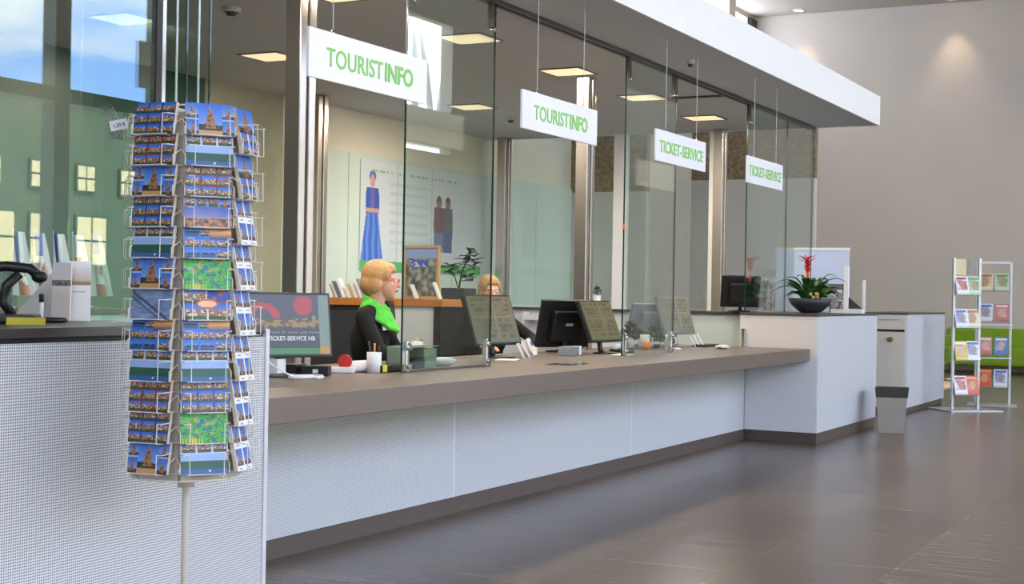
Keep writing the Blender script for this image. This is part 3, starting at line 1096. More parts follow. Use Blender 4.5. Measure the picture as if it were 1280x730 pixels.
t = thing('desk_tray', (-3.86, 6.13, ZW), 0, 'black and yellow desk tray right of the pen cup', 'tray')
MB().rbox(-0.05, 0.05, -0.13, 0.09, 0, 0.035, 0.004).build('tray', M['black'], t)
MB().box(-0.03, 0.052, -0.128, -0.09, 0.004, 0.037).build('note_block', M['yellow'], t)
t = thing('tape_dispenser', (-3.96, 5.86, ZW), 0.5, 'red and white tape dispenser left of the pen cup', 'dispenser')
MB().rbox(-0.07, 0.07, -0.03, 0.03, 0, 0.03, 0.008).build('base', M['white_plastic'], t)
MB().tube([(0.02, -0.018, 0.055), (0.02, 0.018, 0.055)], 0.034, n=18).build('reel', M['red'], t)
t = thing('paper_roll', (-3.93, 5.98, ZW), 1.0, 'crumpled white paper lying beside the red reel', 'paper')
MB().ball((0, 0, 0.028), 0.028, None, 2, (3.0, 1.4, 1.0), 0.6).build('sheet', M['paper'], t)

for k, (x, y, lab, nm) in enumerate(((-3.93, 5.62, 'small black box with a white port under the advertising monitor', 'splitter_box'),)):
    t = thing(nm, (x, y, ZW), 0.4, lab, 'box')
    MB().rbox(-0.06, 0.06, -0.04, 0.04, 0, 0.045, 0.004).build('case', M['black'], t)
    MB().box(-0.012, 0.012, -0.043, -0.038, 0.012, 0.03).build('port', M['white_plastic'], t)
t = thing('power_supply', (-4.1, 5.6, ZW), 0.1, 'black power supply behind the advertising monitor foot', 'power supply')
MB().rbox(-0.09, 0.09, -0.05, 0.05, 0, 0.05, 0.008).build('case', M['black'], t)
t = thing('card_box', (-4.02, 5.42, ZW), 0.2, 'small white box behind the foot of the advertising monitor', 'box')
MB().rbox(-0.03, 0.03, -0.045, 0.045, 0, 0.08, 0.003).build('case', M['paper'], t)
b = MB()
b.tube([(-3.93, 5.20, 0.86), (-3.91, 5.24, 0.82), (-3.86, 5.30, 0.775), (-3.80, 5.38, 0.7605)], 0.0045, n=6)
o = b.build('white_cable', M['white_plastic']); tag(o, 'white cable hanging from the advertising monitor to the worktop', 'cable')
b = MB()
pts = [(-3.80 + 0.06 * math.cos(a * 0.5) * (1 - a * 0.01), 5.35 + 0.11 * math.sin(a * 0.5), 0.7615 + 0.0004 * a) for a in range(26)]
b.tube(pts, 0.004, n=6)
o = b.build('cable_coil', M['white_plastic']); tag(o, 'flat loop of white cable lying on the near worktop', 'cable')

t = thing('acrylic_stand', (-3.88, 6.42, ZW), 0, 'clear green-tinted acrylic stand behind the first glass screen', 'stand')
MB().box(-0.05, 0.05, -0.2, 0.16, 0.115, 0.12).box(-0.05, -0.045, -0.2, 0.16, 0, 0.115).box(-0.05, 0.05, -0.2, -0.195, 0, 0.115).build('body', mat('grey_green_acrylic', (132, 150, 136), 0.2, var=0.1), t)
MB().box(-0.04, 0.04, 0.02, 0.15, 0.0, 0.105).build('box', mat('grey_green_card', (120, 144, 118), 0.6, var=0.2, scale=20), t)
t = thing('card_reader', (-3.86, 6.46, ZW), 0, 'small black card reader under the clear acrylic stand', 'card reader')
MB().rbox(-0.02, 0.03, -0.12, -0.02, 0, 0.06, 0.01).build('case', M['black'], t)
t = thing('soap_dish', (-3.96, 6.83, ZW), 0, 'pale oval dish behind the first glass screen', 'dish')
MB().lathe([(0, 0), (0.05, 0), (0.085, 0.03), (0.06, 0.045), (0, 0.048)], n=22).build('dish', M['mint_low'], t)

for (x, y, w_, l_, rz, lab) in ((-4.02, 7.72, 0.12, 0.17, 0.3, 'sheet of paper under the tilted price list monitor'),
                                (-3.52, 7.5, 0.16, 0.30, 0.05, 'clear change tray lying on the worktop before the black monitor'),
                                (-3.82, 9.0, 0.10, 0.2, 0.1, 'white sheet in front of the tilted yellowish monitor'),
                                (-4.0, 10.42, 0.12, 0.18, 0.4, 'white sheet beside the small orange')):
    t = thing('paper_sheet', (x, y, ZW), rz, lab, 'paper')
    MB().rbox(-w_ / 2, w_ / 2, -l_ / 2, l_ / 2, 0, 0.005, 0.001).build('sheet', M['acrylic' if 'clear' in lab else 'paper'], t)

t = thing('calendar_stand', (-4.07, 8.12, ZW), R(20), 'white and blue leaflet stack at the foot of the tilted price list monitor', 'leaflets')
for k in range(3):
    MB().box(-0.03 + 0.03 * k, -0.022 + 0.03 * k, -0.07, 0.10, 0, 0.115).build('leaflet', M['paper' if k != 2 else 'white_plastic'], t, (0, 0.02 * k, 0), (0, R(-28), 0))
MB().box(0.042, 0.044, 0.0, 0.05, 0.06, 0.09).build('mark', M['blue'], t, (0, 0.04, 0), (0, R(-28), 0))
t = thing('calendar_stand', (-4.02, 11.05, ZW), R(20), 'white and blue leaflet stack at the foot of the farthest yellowish monitor', 'leaflets')
for k in range(3):
    MB().box(-0.03 + 0.03 * k, -0.022 + 0.03 * k, -0.07, 0.10, 0, 0.10).build('leaflet', M['paper'], t, (0, 0.02 * k, 0), (0, R(-28), 0))
MB().box(0.042, 0.044, 0.0, 0.05, 0.05, 0.08).build('mark', M['blue'], t, (0, 0.04, 0), (0, R(-28), 0))
t = thing('receipt_printer', (-4.03, 8.62, ZW), 0.1, 'small white box printer in front of the black monitor back', 'printer')
MB().rbox(-0.05, 0.05, -0.09, 0.09, 0, 0.06, 0.006).build('case', M['grey_plastic'], t)
MB().box(0.0, 0.052, 0.04, 0.088, 0.004, 0.062).build('cover', M['white_plastic'], t)
t = thing('desk_phone', (-3.95, 9.3, ZW), 0.2, 'black and white desk phone under the tilted yellowish monitor', 'phone')
MB().rbox(-0.07, 0.07, -0.09, 0.09, 0, 0.03, 0.006).build('base', M['black'], t)
MB().tube([(-0.03, -0.08, 0.045), (-0.03, 0.08, 0.045)], 0.018, n=10).build('handset', M['white_plastic'], t)
t = thing('orange_fruit', (-4.06, 10.03, ZW), 0, 'small round orange on the worktop beside the mint mug', 'orange')
MB().ball((0, 0, 0.034), 0.034, None, 3).build('peel', M['orange'], t)
t = thing('keyboard', (-4.0, 11.2, ZW), 0, 'black keyboard at the far end of the worktop', 'keyboard')
MB().rbox(-0.06, 0.06, -0.2, 0.1, 0, 0.018, 0.004).build('case', M['black'], t)
t = thing('cloth_bundle', (-3.72, 10.75, ZW), 0.1, 'cream folded cloth lying near the far end of the worktop', 'cloth')
MB().ball((0, 0, 0.014), 0.04, None, 3, (1.3, 3.2, 0.42), 0.5).build('cloth', M['card_edge'], t)

def bush(name, loc, r, label, m, pot='white_plastic', ph=0.05, sc=(1, 1, 1), n=170, cat='plant', pr=0.03):
    t = thing(name, loc, 0, label, cat)
    MB().lathe([(0, 0), (pr * 0.75, 0), (pr, ph), (pr - 0.004, ph), (0, ph - 0.006)], n=16).build('pot', M[pot], t)
    b = MB()
    for k in range(n):
        th, ph_ = random.uniform(0, 2 * PI), math.acos(random.uniform(-0.6, 1))
        d = Vector((math.sin(ph_) * math.cos(th) * sc[0], math.sin(ph_) * math.sin(th) * sc[1], math.cos(ph_) * sc[2]))
        c = Vector((0, 0, ph + r * 0.75))
        p = c + d * r * random.uniform(0.25, 0.75)
        b.leaf(p, p + d * r * 0.45 + Vector((random.uniform(-1, 1), random.uniform(-1, 1), random.uniform(-1, 1))) * r * 0.2, r * 0.28, 0.0, seg=3)
    b.build('foliage', M[m], t)
    return t


bush('desk_plant', (-4.26, 10.20, ZW), 0.085, 'dark green pot plant on the worktop nearest the second glass screen', 'leaf_dark', sc=(1, 1.6, 0.9))
bush('desk_plant', (-4.24, 10.36, ZW), 0.06, 'bright green low plant between two dark plants on the worktop', 'leaf_bright', sc=(1, 1.5, 0.9))
bush('desk_plant', (-4.14, 10.42, ZW), 0.08, 'round dark bush plant in front of the grey monitor back', 'leaf_dark', 'black', 0.03)
bush('potted_plant', (-5.84, 13.1, 1.026), 0.055, 'little green plant in a white pot on the back ledge', 'leaf', 'white_plastic', 0.13, n=70, pr=0.04)

# ------------------------------------------------------------------ tall plant behind the second clerk
t = thing('tall_plant', (-6.5, 11.5, 0), 0, 'tall leafy plant in a grey planter behind the second clerk', 'plant')
MB().rbox(-0.12, 0.12, -0.12, 0.12, 0, 1.2, 0.01).build('planter', M['dark_grey'], t)
b = MB()
b.tube([(0, 0, 1.18), (0.03, 0, 1.35), (0.1, 0.03, 1.52)], 0.008, n=6)
b.tube([(0, 0, 1.18), (-0.03, -0.02, 1.3), (-0.1, -0.02, 1.36)], 0.006, n=6)
b.build('stem', M['leaf_dark'], t)
b = MB()
for k in range(60):
    z = random.uniform(1.25, 1.56)
    c = Vector((0.1 + random.uniform(-0.05, 0.05), 0.02, z)) if k % 4 else Vector((-0.1, -0.02, 1.36 + random.uniform(-0.03, 0.05)))
    a = random.uniform(0, 2 * PI)
    b.leaf(c, c + Vector((math.cos(a), math.sin(a), random.uniform(-0.2, 0.7))) * random.uniform(0.07, 0.13), 0.035, 0.02, seg=4)
b.build('foliage', M['leaf_dark'], t)

# ------------------------------------------------------------------ flowering plant in its bowl
t = thing('flowering_plant', (-3.47, 12.3, 1.0355), 0, 'bromeliad with a red flower spike in a dark round bowl', 'plant')
MB().lathe([(0, 0), (0.07, 0), (0.10, 0.012), (0.165, 0.07), (0.195, 0.125), (0.185, 0.125), (0.15, 0.09), (0, 0.09)], n=36).build('bowl', M['bowl'], t)
b = MB()
for k in range(46):
    a = k * 2.399
    rr = 0.02 + 0.05 * (k / 46)
    ln = random.uniform(0.19, 0.30)
    el = random.uniform(0.25, 1.2)
    b.leaf((rr * math.cos(a), rr * math.sin(a), 0.09), (rr * math.cos(a) + ln * math.cos(a) * math.cos(el), rr * math.sin(a) + ln * math.sin(a) * math.cos(el), 0.10 + ln * math.sin(el) * 0.9), 0.05, 0.02, arch=0.05)
for (dx, dy, dz) in ((0.30, 0.10, 0.29), (0.22, 0.06, 0.34), (-0.25, -0.42, 0.17), (-0.24, -0.30, 0.26), (-0.2, -0.2, 0.3), (0.27, -0.1, 0.16), (-0.16, 0.1, 0.33), (0.1, 0.2, 0.3)):
    b.leaf((0, 0, 0.09), (dx, dy, dz), 0.035, 0.03, arch=0.10, seg=10)
b.build('leaves', M['leaf'], t)
b = MB()
b.tube([(-0.03, 0, 0.1), (-0.03, 0, 0.40)], 0.012, n=8)
for k in range(36):
    a = k * 2.399
    z = 0.34 + 0.13 * k / 36
    ln = 0.085 if z > 0.43 else 0.04
    b.leaf((-0.03, 0, z), (-0.03 + ln * math.cos(a), ln * math.sin(a), z + 0.035), 0.022, 0.0, seg=4)
b.build('flower', M['red_flower'], t)
b = MB()
for k in range(12):
    a = random.uniform(0, 2 * PI)
    b.ball((0.06 + 0.03 * math.cos(a), -0.10 + 0.03 * math.sin(a), 0.13 + random.uniform(0, 0.04)), 0.016, None, 1)
b.build('bloom', M['yellow_flower'], t)
b = MB()
for k in range(40):
    a = random.uniform(0, 2 * PI)
    c = Vector((0.13, 0.0, 0.13))
    b.leaf(c, c + Vector((math.cos(a) * 0.06, math.sin(a) * 0.06, random.uniform(0.0, 0.14))), 0.018, 0, seg=3)
b.build('side_foliage', M['leaf_bright'], t)

t = thing('display_board', (-3.672, 13.36, 1.0355), 0, 'pale blue board with a white top edge behind the flowering plant', 'board')
MB().box(-0.26, 0.26, 0.0, 0.012, 0.0, 0.575).build('board', mat('pale_blue_board', (206, 214, 244), 0.5, var=0.02), t)
MB().box(-0.265, 0.265, -0.008, 0.018, 0.575, 0.6).build('top_edge', M['paper'], t)
MB().box(-0.10, 0.26, -0.05, 0.03, 0.0, 0.008).build('foot', M['alu'], t)
t = thing('leaflet_stand', (-3.30, 12.85, 1.0355), 0.0, 'white leaflet stand with a dark slanted side right of the flowering plant', 'stand')
MB().box(-0.02, 0.02, -0.02, 0.02, 0.0, 0.42).build('post', M['paper'], t)
b = MB()
b.poly([(0.02, 0, 0.04), (0.14, 0, 0.04), (0.02, 0, 0.14)]); b.poly([(0.02, 0.02, 0.04), (0.02, 0.02, 0.14), (0.14, 0.02, 0.04)])
b.poly([(0.02, 0, 0.14), (0.14, 0, 0.04), (0.14, 0.02, 0.04), (0.02, 0.02, 0.14)])
b.build('wing', M['dark_grey'], t)
MB().box(-0.13, 0.15, -0.04, 0.04, 0.0, 0.035).build('foot', M['paper'], t)
def pic_leaf(seed, pal):
    def f(u, v):
        if v > 0.8:
            return pal[0]
        n = nz2(u, v, 4, seed)
        return pal[1] if n > 0.1 else (pal[2] if n > -0.15 else pal[0])
    return f
t = thing('brochure_box', (-3.42, 12.98, 1.0355), 0, 'grey and pink printed box between plant and leaflet stand', 'box')
link('print', raster('print', 0.16, 0.26, 14, 20, pic_leaf(4.0, ((110, 108, 110), (160, 150, 160), (206, 214, 232))), M['print'], M['dark_grey'], thick=0.06), t)
t = thing('postcard_display', (-3.88, 12.45, 1.0355), R(20), 'grey leaflet holder left of the flowering plant, behind glass', 'leaflet holder')
link('print', raster('print', 0.10, 0.38, 10, 30, pic_leaf(9.0, ((120, 122, 126), (178, 182, 190), (160, 110, 110))), M['print'], M['grey_plastic'], thick=0.05), t)
MB().box(-0.08, 0.08, -0.03, 0.08, 0.0, 0.01).build('foot', M['alu'], t)
t = thing('glass_post', (-2.895 - 0.36, 13.3, 1.0355), 0, 'thin white post on the far end of the white block', 'post')
MB().box(-0.012, 0.012, -0.012, 0.012, 0, 0.3).build('post', M['paper'], t)

# ------------------------------------------------------------------ left counter things
ZL = 1.0305
t = thing('telephone', (-3.55, 3.36, ZL), R(40), 'black telephone with a curved receiver on the left counter', 'telephone')
MB().rbox(-0.10, 0.10, -0.09, 0.09, 0, 0.03, 0.01).build('base', M['black'], t)
b = MB()
b.tube([(0.02, 0, 0.025), (-0.01, 0, 0.07), (0.0, 0, 0.12), (0.04, 0, 0.16)], 0.016, n=10)
b.build('stem', M['black'], t)
b = MB()
b.tube([(-0.13, 0, 0.145), (-0.09, 0, 0.172), (0.0, 0, 0.182), (0.07, 0, 0.176), (0.10, 0, 0.15)], 0.017, n=10)
b.ball((-0.125, 0, 0.143), 0.026, None, 2, (1, 1, 0.8)).ball((0.10, 0, 0.150), 0.026, None, 2, (1, 1, 0.8))
b.build('receiver', M['black'], t)
t = thing('sticky_notes', (-3.40, 3.30, ZL), R(40), 'pad of yellow notes in front of the black telephone', 'note pad')
MB().box(-0.055, 0.055, -0.03, 0.03, 0, 0.022).build('pad', M['yellow'], t)
t = thing('upright_marker', (-3.56, 3.52, ZL), 0, 'black and white marker standing upright beside the yellow notes', 'marker')
MB().tube([(0, 0, 0.0), (0, 0, 0.07)], 0.0075, n=10).build('barrel', M['white_plastic'], t)
MB().tube([(0, 0, 0.068), (0, 0, 0.095)], 0.008, n=10).build('cap', M['black'], t)
t = thing('ink_pad', (-3.60, 3.60, ZL), 0.4, 'flat black stamp pad left of the white brochures', 'stamp pad')
MB().lathe([(0, 0), (0.05, 0), (0.055, 0.008), (0.05, 0.016), (0, 0.016)], n=20).build('case', M['black'], t)

def pic_broch(u, v):
    if 0.60 < v < 0.68 + 0.02 * nz2(u, 0, 8, 2):
        return (150, 118, 82) if v < 0.64 else (196, 160, 104)
    if v >= 0.68:
        return mixc((206, 188, 176), (238, 234, 234), (v - 0.68) * 4)
    if 0.48 < v < 0.54 and 0.2 < u < 0.8 and int(v * 60) % 2:
        return (190, 188, 186)
    return (236, 234, 232)


def pic_broch2(u, v):
    if 0.60 < v < 0.70:
        return (74, 62, 54) if nz2(u, v, 20, 3) < 0.1 else (122, 108, 96)
    return (198, 190, 190) if v > 0.7 else (216, 206, 200)


holder = thing('brochure_stack', (-3.585, 3.715, ZL), R(44), 'tall white brochure standing in front in the counter display', 'brochure', 'brochures on the left counter')
link('booklet', raster('booklet', 0.078, 0.205, 14, 40, pic_broch, M['print'], M['paper'], thick=0.018), holder, (0, 0, 0.004), (R(-6), 0, 0))
h2 = thing('brochure_stack', (-3.60, 3.645, ZL), R(30), 'second white brochure with a dark picture band, to the left', 'brochure', 'brochures on the left counter')
link('booklet', raster('booklet', 0.062, 0.198, 12, 40, pic_broch2, M['print'], M['paper'], thick=0.014), h2, (0.0, 0.0, 0.004), (R(-4), 0, 0))
h3 = thing('display_support', (-3.66, 3.64, ZL), R(35), 'pale grey slanted support behind the white brochures', 'support')
b = MB()
b.poly([(-0.12, 0.0, 0), (0.05, 0.0, 0), (0.02, 0.0, 0.17)]); b.poly([(-0.12, 0.03, 0), (0.02, 0.03, 0.17), (0.05, 0.03, 0)])
b.poly([(-0.12, 0, 0), (0.02, 0, 0.17), (0.02, 0.03, 0.17), (-0.12, 0.03, 0)]); b.poly([(0.05, 0, 0), (0.05, 0.03, 0), (0.02, 0.03, 0.17), (0.02, 0, 0.17)])
b.build('wedge', M['grey_end'], h3)
t = thing('paper_pile', (-3.52, 3.95, ZL), R(20), 'loose pile of white paper right of the white brochures', 'paper')
for k in range(3):
    MB().box(-0.07, 0.07, -0.10, 0.10, 0.0, 0.004).build('sheet', M['paper'], t, (0.004 * k, 0.006 * k, 0.0045 * k), (0, 0, 0.15 * k))

# little table flags behind the glass on a dark desk ledge
t = thing('flag_desk', (-4.82, 3.9, 0), 0, 'pale desk with a dark edge carrying the table flags behind the glass', 'desk')
MB().box(-0.24, 0.24, -0.9, 1.3, 0.0, 1.03).build('carcass', M['mint_low'], t)
MB().rbox(-0.26, 0.26, -0.92, 1.32, 1.03, 1.055, 0.003).build('top', M['dark_top'], t)


def pic_flag(k):
    def f(u, v):
        d = u + 0.35 * v
        if k == 0:
            c = (70, 92, 178) if u < 0.35 and v > 0.5 else ((206, 66, 52) if v < 0.30 - 0.2 * u else (226, 232, 228))
        elif k == 1:
            c = (72, 94, 182) if v > 0.62 else ((204, 70, 52) if v < 0.28 else (228, 232, 226))
        elif k == 2:
            c = (70, 90, 176) if u < 0.3 and v > 0.45 else ((205, 64, 50) if v < 0.34 and u > 0.2 else (224, 230, 226))
        elif k == 3:
            c = (158, 92, 70) if 0.42 < v < 0.62 else (224, 230, 232)
        else:
            c = (70, 92, 176) if v > 0.70 and u < 0.6 else ((206, 68, 52) if v < 0.2 else (226, 232, 228))
        if (u - 0.6) ** 2 / 0.02 + (v - 0.42) ** 2 / 0.012 < 1:
            c = (184, 74, 58) if nz2(u, v, 30, k) > -0.1 else (214, 150, 90)
        if (u - 0.75) ** 2 / 0.01 + (v - 0.68) ** 2 / 0.005 < 1:
            c = (226, 216, 96)
        return c
    return f


FL = ['blue white and red table flag farthest left behind the glass', 'table flag with a red foot, second from the left', 'table flag with a blue corner in the middle of the five',
      'white table flag crossed by a brown band, behind the brochures', 'rightmost table flag with a red crest, beside the brochures']
for k in range(5):
    yf = 4.50 + 0.115 * k
    t = thing('table_flag', (-4.70, yf - 0.02, 1.0555), R(48), FL[k], 'flag', 'table flags behind the left glass')
    MB().lathe([(0, 0), (0.022, 0), (0.02, 0.01), (0, 0.012)], n=14).build('foot', M['steel'], t)
    MB().tube([(0, 0, 0.01), (0, 0, 0.34)], 0.0025, n=6).build('pole', M['light_grey'], t)
    me = raster('cloth', 0.10, 0.27, 16, 30, pic_flag(k), M['print'], M['paper'], thick=0.001)
    for v in me.vertices:
        zz = v.co.z
        v.co.x = (v.co.x + 0.05) * (0.45 + 0.55 * (1 - zz / 0.27)) + 0.002
        v.co.y += 0.010 * math.sin(v.co.x * 90 + zz * 14)
    link('cloth', me, t, (0, 0, 0.055))

# ------------------------------------------------------------------ office chairs
def chair(loc, rz, label, seat=0.46, top=1.12):
    """front of the chair faces local +X"""
    t = thing('office_chair', loc, rz, label, 'office chair', 'black office chairs')
    b = MB()
    for k in range(5):
        a = 2 * PI * k / 5
        b.tube([(0, 0, 0.10), (0.30 * math.cos(a), 0.30 * math.sin(a), 0.065)], 0.022, n=6, r1=0.014)
    b.build('star_base', M['black'], t)
    for k in range(5):
        a = 2 * PI * k / 5
        x, y = 0.29 * math.cos(a), 0.29 * math.sin(a)
        MB().tube([(x - 0.02 * math.sin(a), y + 0.02 * math.cos(a), 0.028), (x + 0.02 * math.sin(a), y - 0.02 * math.cos(a), 0.028)], 0.028, n=12).build('castor', M['black'], t)
    MB().tube([(0, 0, 0.09), (0, 0, seat - 0.05)], 0.025, n=12).build('gas_lift', M['steel_dark'], t)
    MB().rbox(-0.23, 0.24, -0.235, 0.235, seat - 0.07, seat, 0.03).build('seat', M['black_cloth'], t)
    b = MB().rbox(-0.03, 0.03, -0.21, 0.21, 0, top - 0.62, 0.028)
    b.build('backrest', M['black_cloth'], t, (-0.26, 0, 0.62), (0, R(-6), 0))
    MB().tube([(-0.1, 0, seat - 0.05), (-0.26, 0, seat - 0.04), (-0.31, 0, 0.72)], 0.018, n=6).build('back_bar', M['black'], t)
    for s in (-1, 1):
        MB().tube([(-0.05, 0.24 * s, seat - 0.04), (-0.03, 0.29 * s, seat + 0.18)], 0.014, n=6).box(-0.15, 0.13, 0.27 * s - 0.02, 0.27 * s + 0.02, seat + 0.18, seat + 0.205).build('armrest', M['black'], t)
    return t


# ------------------------------------------------------------------ people
def blob(name, shapes, voxel, m, parent, loc=(0, 0, 0), rot=(0, 0, 0), smooth=3):
    """one continuous surface grown over tapered capsules and ellipsoids"""
    b = bmesh.new()
    for s in shapes:
        if s[0] == 'c':
            _, p0, p1, r0, r1 = s
            p0, p1 = Vector(p0), Vector(p1)
            d = p1 - p0
            q = Vector((0, 0, 1)).rotation_difference(d.normalized())
            ret = bmesh.ops.create_cone(b, cap_ends=True, segments=20, radius1=r0, radius2=r1, depth=d.length,
                                        matrix=Matrix.Translation((p0 + p1) / 2) @ q.to_matrix().to_4x4())
            for (p, r) in ((p0, r0), (p1, r1)):
                bmesh.ops.create_icosphere(b, subdivisions=2, radius=r * 1.0, matrix=Matrix.Translation(p))
        else:
            _, c, rad = s[:3]
            rot4 = s[3] if len(s) > 3 else Matrix.Identity(4)
            bmesh.ops.create_icosphere(b, subdivisions=3, radius=1.0,
                                       matrix=Matrix.Translation(c) @ rot4 @ Matrix.Diagonal((*rad, 1)))
    me = bpy.data.meshes.new(name)
    b.to_mesh(me)
    b.free()
    o = bpy.data.objects.new(name, me)
    C.objects.link(o)
    rm = o.modifiers.new('r', 'REMESH')
    rm.mode = 'VOXEL'
    rm.voxel_size = voxel
    sm = o.modifiers.new('s', 'SMOOTH')
    sm.iterations = smooth
    sm.factor = 0.5
    dg = bpy.context.evaluated_depsgraph_get()
    out = bpy.data.meshes.new_from_object(o.evaluated_get(dg))
    bpy.data.objects.remove(o)
    for p in out.polygons:
        p.use_smooth = True
    out.materials.clear()
    out.materials.append(m)
    return link(name, out, parent, loc, rot)


def hand_shapes(wrist, fwd, side, up, s=1.0, curl=0.35):
    """palm and five fingers; fwd points to the fingertips, side to the thumb, up is the back of the hand"""
    w_, f, sd, u = Vector(wrist), Vector(fwd).normalized(), Vector(side).normalized(), Vector(up).normalized()
    S = []
    palm = w_ + f * 0.045 * s
    rot = Matrix((f, sd, u)).transposed().to_4x4()
    S.append(('e', palm, (0.052 * s, 0.040 * s, 0.017 * s), rot))
    for k, (off, ln, r) in enumerate(((0.028, 0.072, 0.0088), (0.010, 0.080, 0.0092), (-0.010, 0.074, 0.0088), (-0.027, 0.060, 0.0080))):
        b0 = w_ + f * 0.080 * s + sd * off * s
        k1 = b0 + (f * math.cos(curl * 0.5) - u * math.sin(curl * 0.5)) * ln * 0.45 * s + sd * off * 0.12
        k2 = k1 + (f * math.cos(curl * 1.6) - u * math.sin(curl * 1.6)) * ln * 0.32 * s
        k3 = k2 + (f * math.cos(curl * 2.4) - u * math.sin(curl * 2.4)) * ln * 0.25 * s
        S += [('c', b0, k1, r * s, r * 0.92 * s), ('c', k1, k2, r * 0.92 * s, r * 0.85 * s), ('c', k2, k3, r * 0.85 * s, r * 0.75 * s)]
    t0 = w_ + f * 0.022 * s + sd * 0.03 * s
    t1 = t0 + (f * 0.7 + sd * 0.65 - u * 0.15).normalized() * 0.036 * s
    t2 = t1 + (f * 0.92 + sd * 0.3 - u * 0.25).normalized() * 0.030 * s
    S += [('c', t0, t1, 0.0125 * s, 0.0105 * s), ('c', t1, t2, 0.0105 * s, 0.0085 * s)]
    return S


def person(loc, rz, label, hair_m, size=1.0, scarf=False, glasses=True, head_turn=0.0, nod=0.0, arms=None, hair_long=0.0, badge=False):
    """seated figure facing local +X, hips on a 0.46 m seat"""
    t = thing('person', loc, rz, label, 'person')
    t.scale = (size, size, size)
    HZ = 1.235
    shz = 1.02
    # head shapes in head space (centre of skull at origin, face towards +X)
    Hd = [('e', Vector((-0.015, 0, 0.02)), (0.095, 0.075, 0.098)), ('e', Vector((0.035, 0, -0.035)), (0.058, 0.056, 0.072)),
          ('e', Vector((0.055, 0, -0.085)), (0.030, 0.028, 0.022)), ('c', (0.080, 0, 0.005), (0.104, 0, -0.028), 0.008, 0.0125),
          ('e', Vector((0.082, 0, -0.060)), (0.014, 0.024, 0.010)), ('e', Vector((0.070, 0, 0.018)), (0.018, 0.050, 0.010)),
          ('e', Vector((0.062, 0.034, -0.022)), (0.022, 0.018, 0.018)), ('e', Vector((0.062, -0.034, -0.022)), (0.022, 0.018, 0.018)),
          ('e', Vector((-0.005, 0.076, -0.015)), (0.016, 0.008, 0.028)), ('e', Vector((-0.005, -0.076, -0.015)), (0.016, 0.008, 0.028))]
    HM = Matrix.Translation((0.05, 0, HZ)) @ Matrix.Rotation(head_turn, 4, 'Z') @ Matrix.Rotation(nod, 4, 'Y')
    S = []
    for s in Hd:
        if s[0] == 'c':
            S.append(('c', HM @ Vector(s[1]), HM @ Vector(s[2]), s[3], s[4]))
        else:
            S.append(('e', HM @ s[1], s[2], HM.to_3x3().to_4x4()))
    S.append(('c', (0.035, 0, HZ - 0.05), (-0.01, 0, shz + 0.03), 0.052, 0.058))
    S.append(('e', Vector((-0.02, 0, 0.86)), (0.09, 0.15, 0.18)))
    S.append(('e', Vector((-0.03, 0, 0.58)), (0.10, 0.15, 0.13)))
    arms = arms or {}
    for s in (-1, 1):
        sh = Vector((-0.02, 0.165 * s, shz - 0.01))
        el = Vector(arms.get(('el', s), (0.08, 0.24 * s, 0.80)))
        wr = Vector(arms.get(('wr', s), (0.27, 0.14 * s, 0.80)))
        S += [('c', sh, el, 0.040, 0.034), ('c', el, wr, 0.034, 0.023)]
        S += hand_shapes(wr, (wr - el), Vector((0, -s, 0)), (0, 0, 1))
        hip, kn, an = Vector((0.0, 0.09 * s, 0.54)), Vector((0.42, 0.10 * s, 0.50)), Vector((0.42, 0.10 * s, 0.09))
        S += [('c', hip, kn, 0.068, 0.052), ('c', kn, an, 0.048, 0.034), ('c', an, an + Vector((0.15, 0, -0.045)), 0.032, 0.028)]
    blob('body', S, 0.0055, M['skin'], t, smooth=2)
    # black knitted top and trousers follow the body
    K = [('e', Vector((-0.02, 0, 0.87)), (0.118, 0.175, 0.20)), ('e', Vector((-0.03, 0, 0.66)), (0.125, 0.165, 0.17)),
         ('c', (-0.02, -0.15, shz), (-0.02, 0.15, shz), 0.062, 0.062), ('c', (-0.012, 0, shz), (-0.005, 0, shz + 0.05), 0.085, 0.060)]
    for s in (-1, 1):
        sh = Vector((-0.02, 0.165 * s, shz - 0.01))
        el = Vector(arms.get(('el', s), (0.08, 0.24 * s, 0.80)))
        wr = Vector(arms.get(('wr', s), (0.27, 0.14 * s, 0.80)))
        K += [('c', (0.0, 0.05 * s, shz + 0.035), sh, 0.052, 0.050)]
        K += [('c', sh, el, 0.053, 0.045), ('c', el, wr + (el - wr) * 0.08, 0.046, 0.034)]
    blob('sweater', K, 0.010, M['black_cloth'], t)
    Tr = [('e', Vector((-0.03, 0, 0.575)), (0.125, 0.175, 0.112))]
    for s in (-1, 1):
        Tr += [('c', (0.0, 0.09 * s, 0.545), (0.42, 0.10 * s, 0.515), 0.082, 0.066), ('c', (0.42, 0.10 * s, 0.51), (0.42, 0.10 * s, 0.13), 0.062, 0.045)]
    blob('trousers', Tr, 0.012, M['black_cloth'], t)
    for s in (-1, 1):
        blob('shoe', [('c', (0.41, 0.10 * s, 0.045), (0.56, 0.10 * s, 0.034), 0.044, 0.034)], 0.009, M['black'], t)
    # hair: bob that covers the skull and leaves the face free
    Hs = []
    def he(c, r):
        Hs.append(('e', HM @ Vector(c), r, HM.to_3x3().to_4x4()))
    he((-0.030, 0, 0.040), (0.100, 0.089, 0.096))
    he((-0.062, 0, -0.015), (0.075, 0.083, 0.085))
    he((0.022, 0, 0.080), (0.060, 0.066, 0.036))
    he((-0.035, 0.062, -0.012 - hair_long), (0.052, 0.026, 0.062))
    he((-0.035, -0.062, -0.012 - hair_long), (0.052, 0.026, 0.062))
    he((0.026, 0.054, 0.045), (0.036, 0.026, 0.045))
    he((0.026, -0.054, 0.045), (0.036, 0.026, 0.045))
    he((0.060, 0, 0.066), (0.026, 0.050, 0.022))
    blob('hair', Hs, 0.006, M[hair_m], t, smooth=2)
    # eyes, brows, mouth
    e = MB()
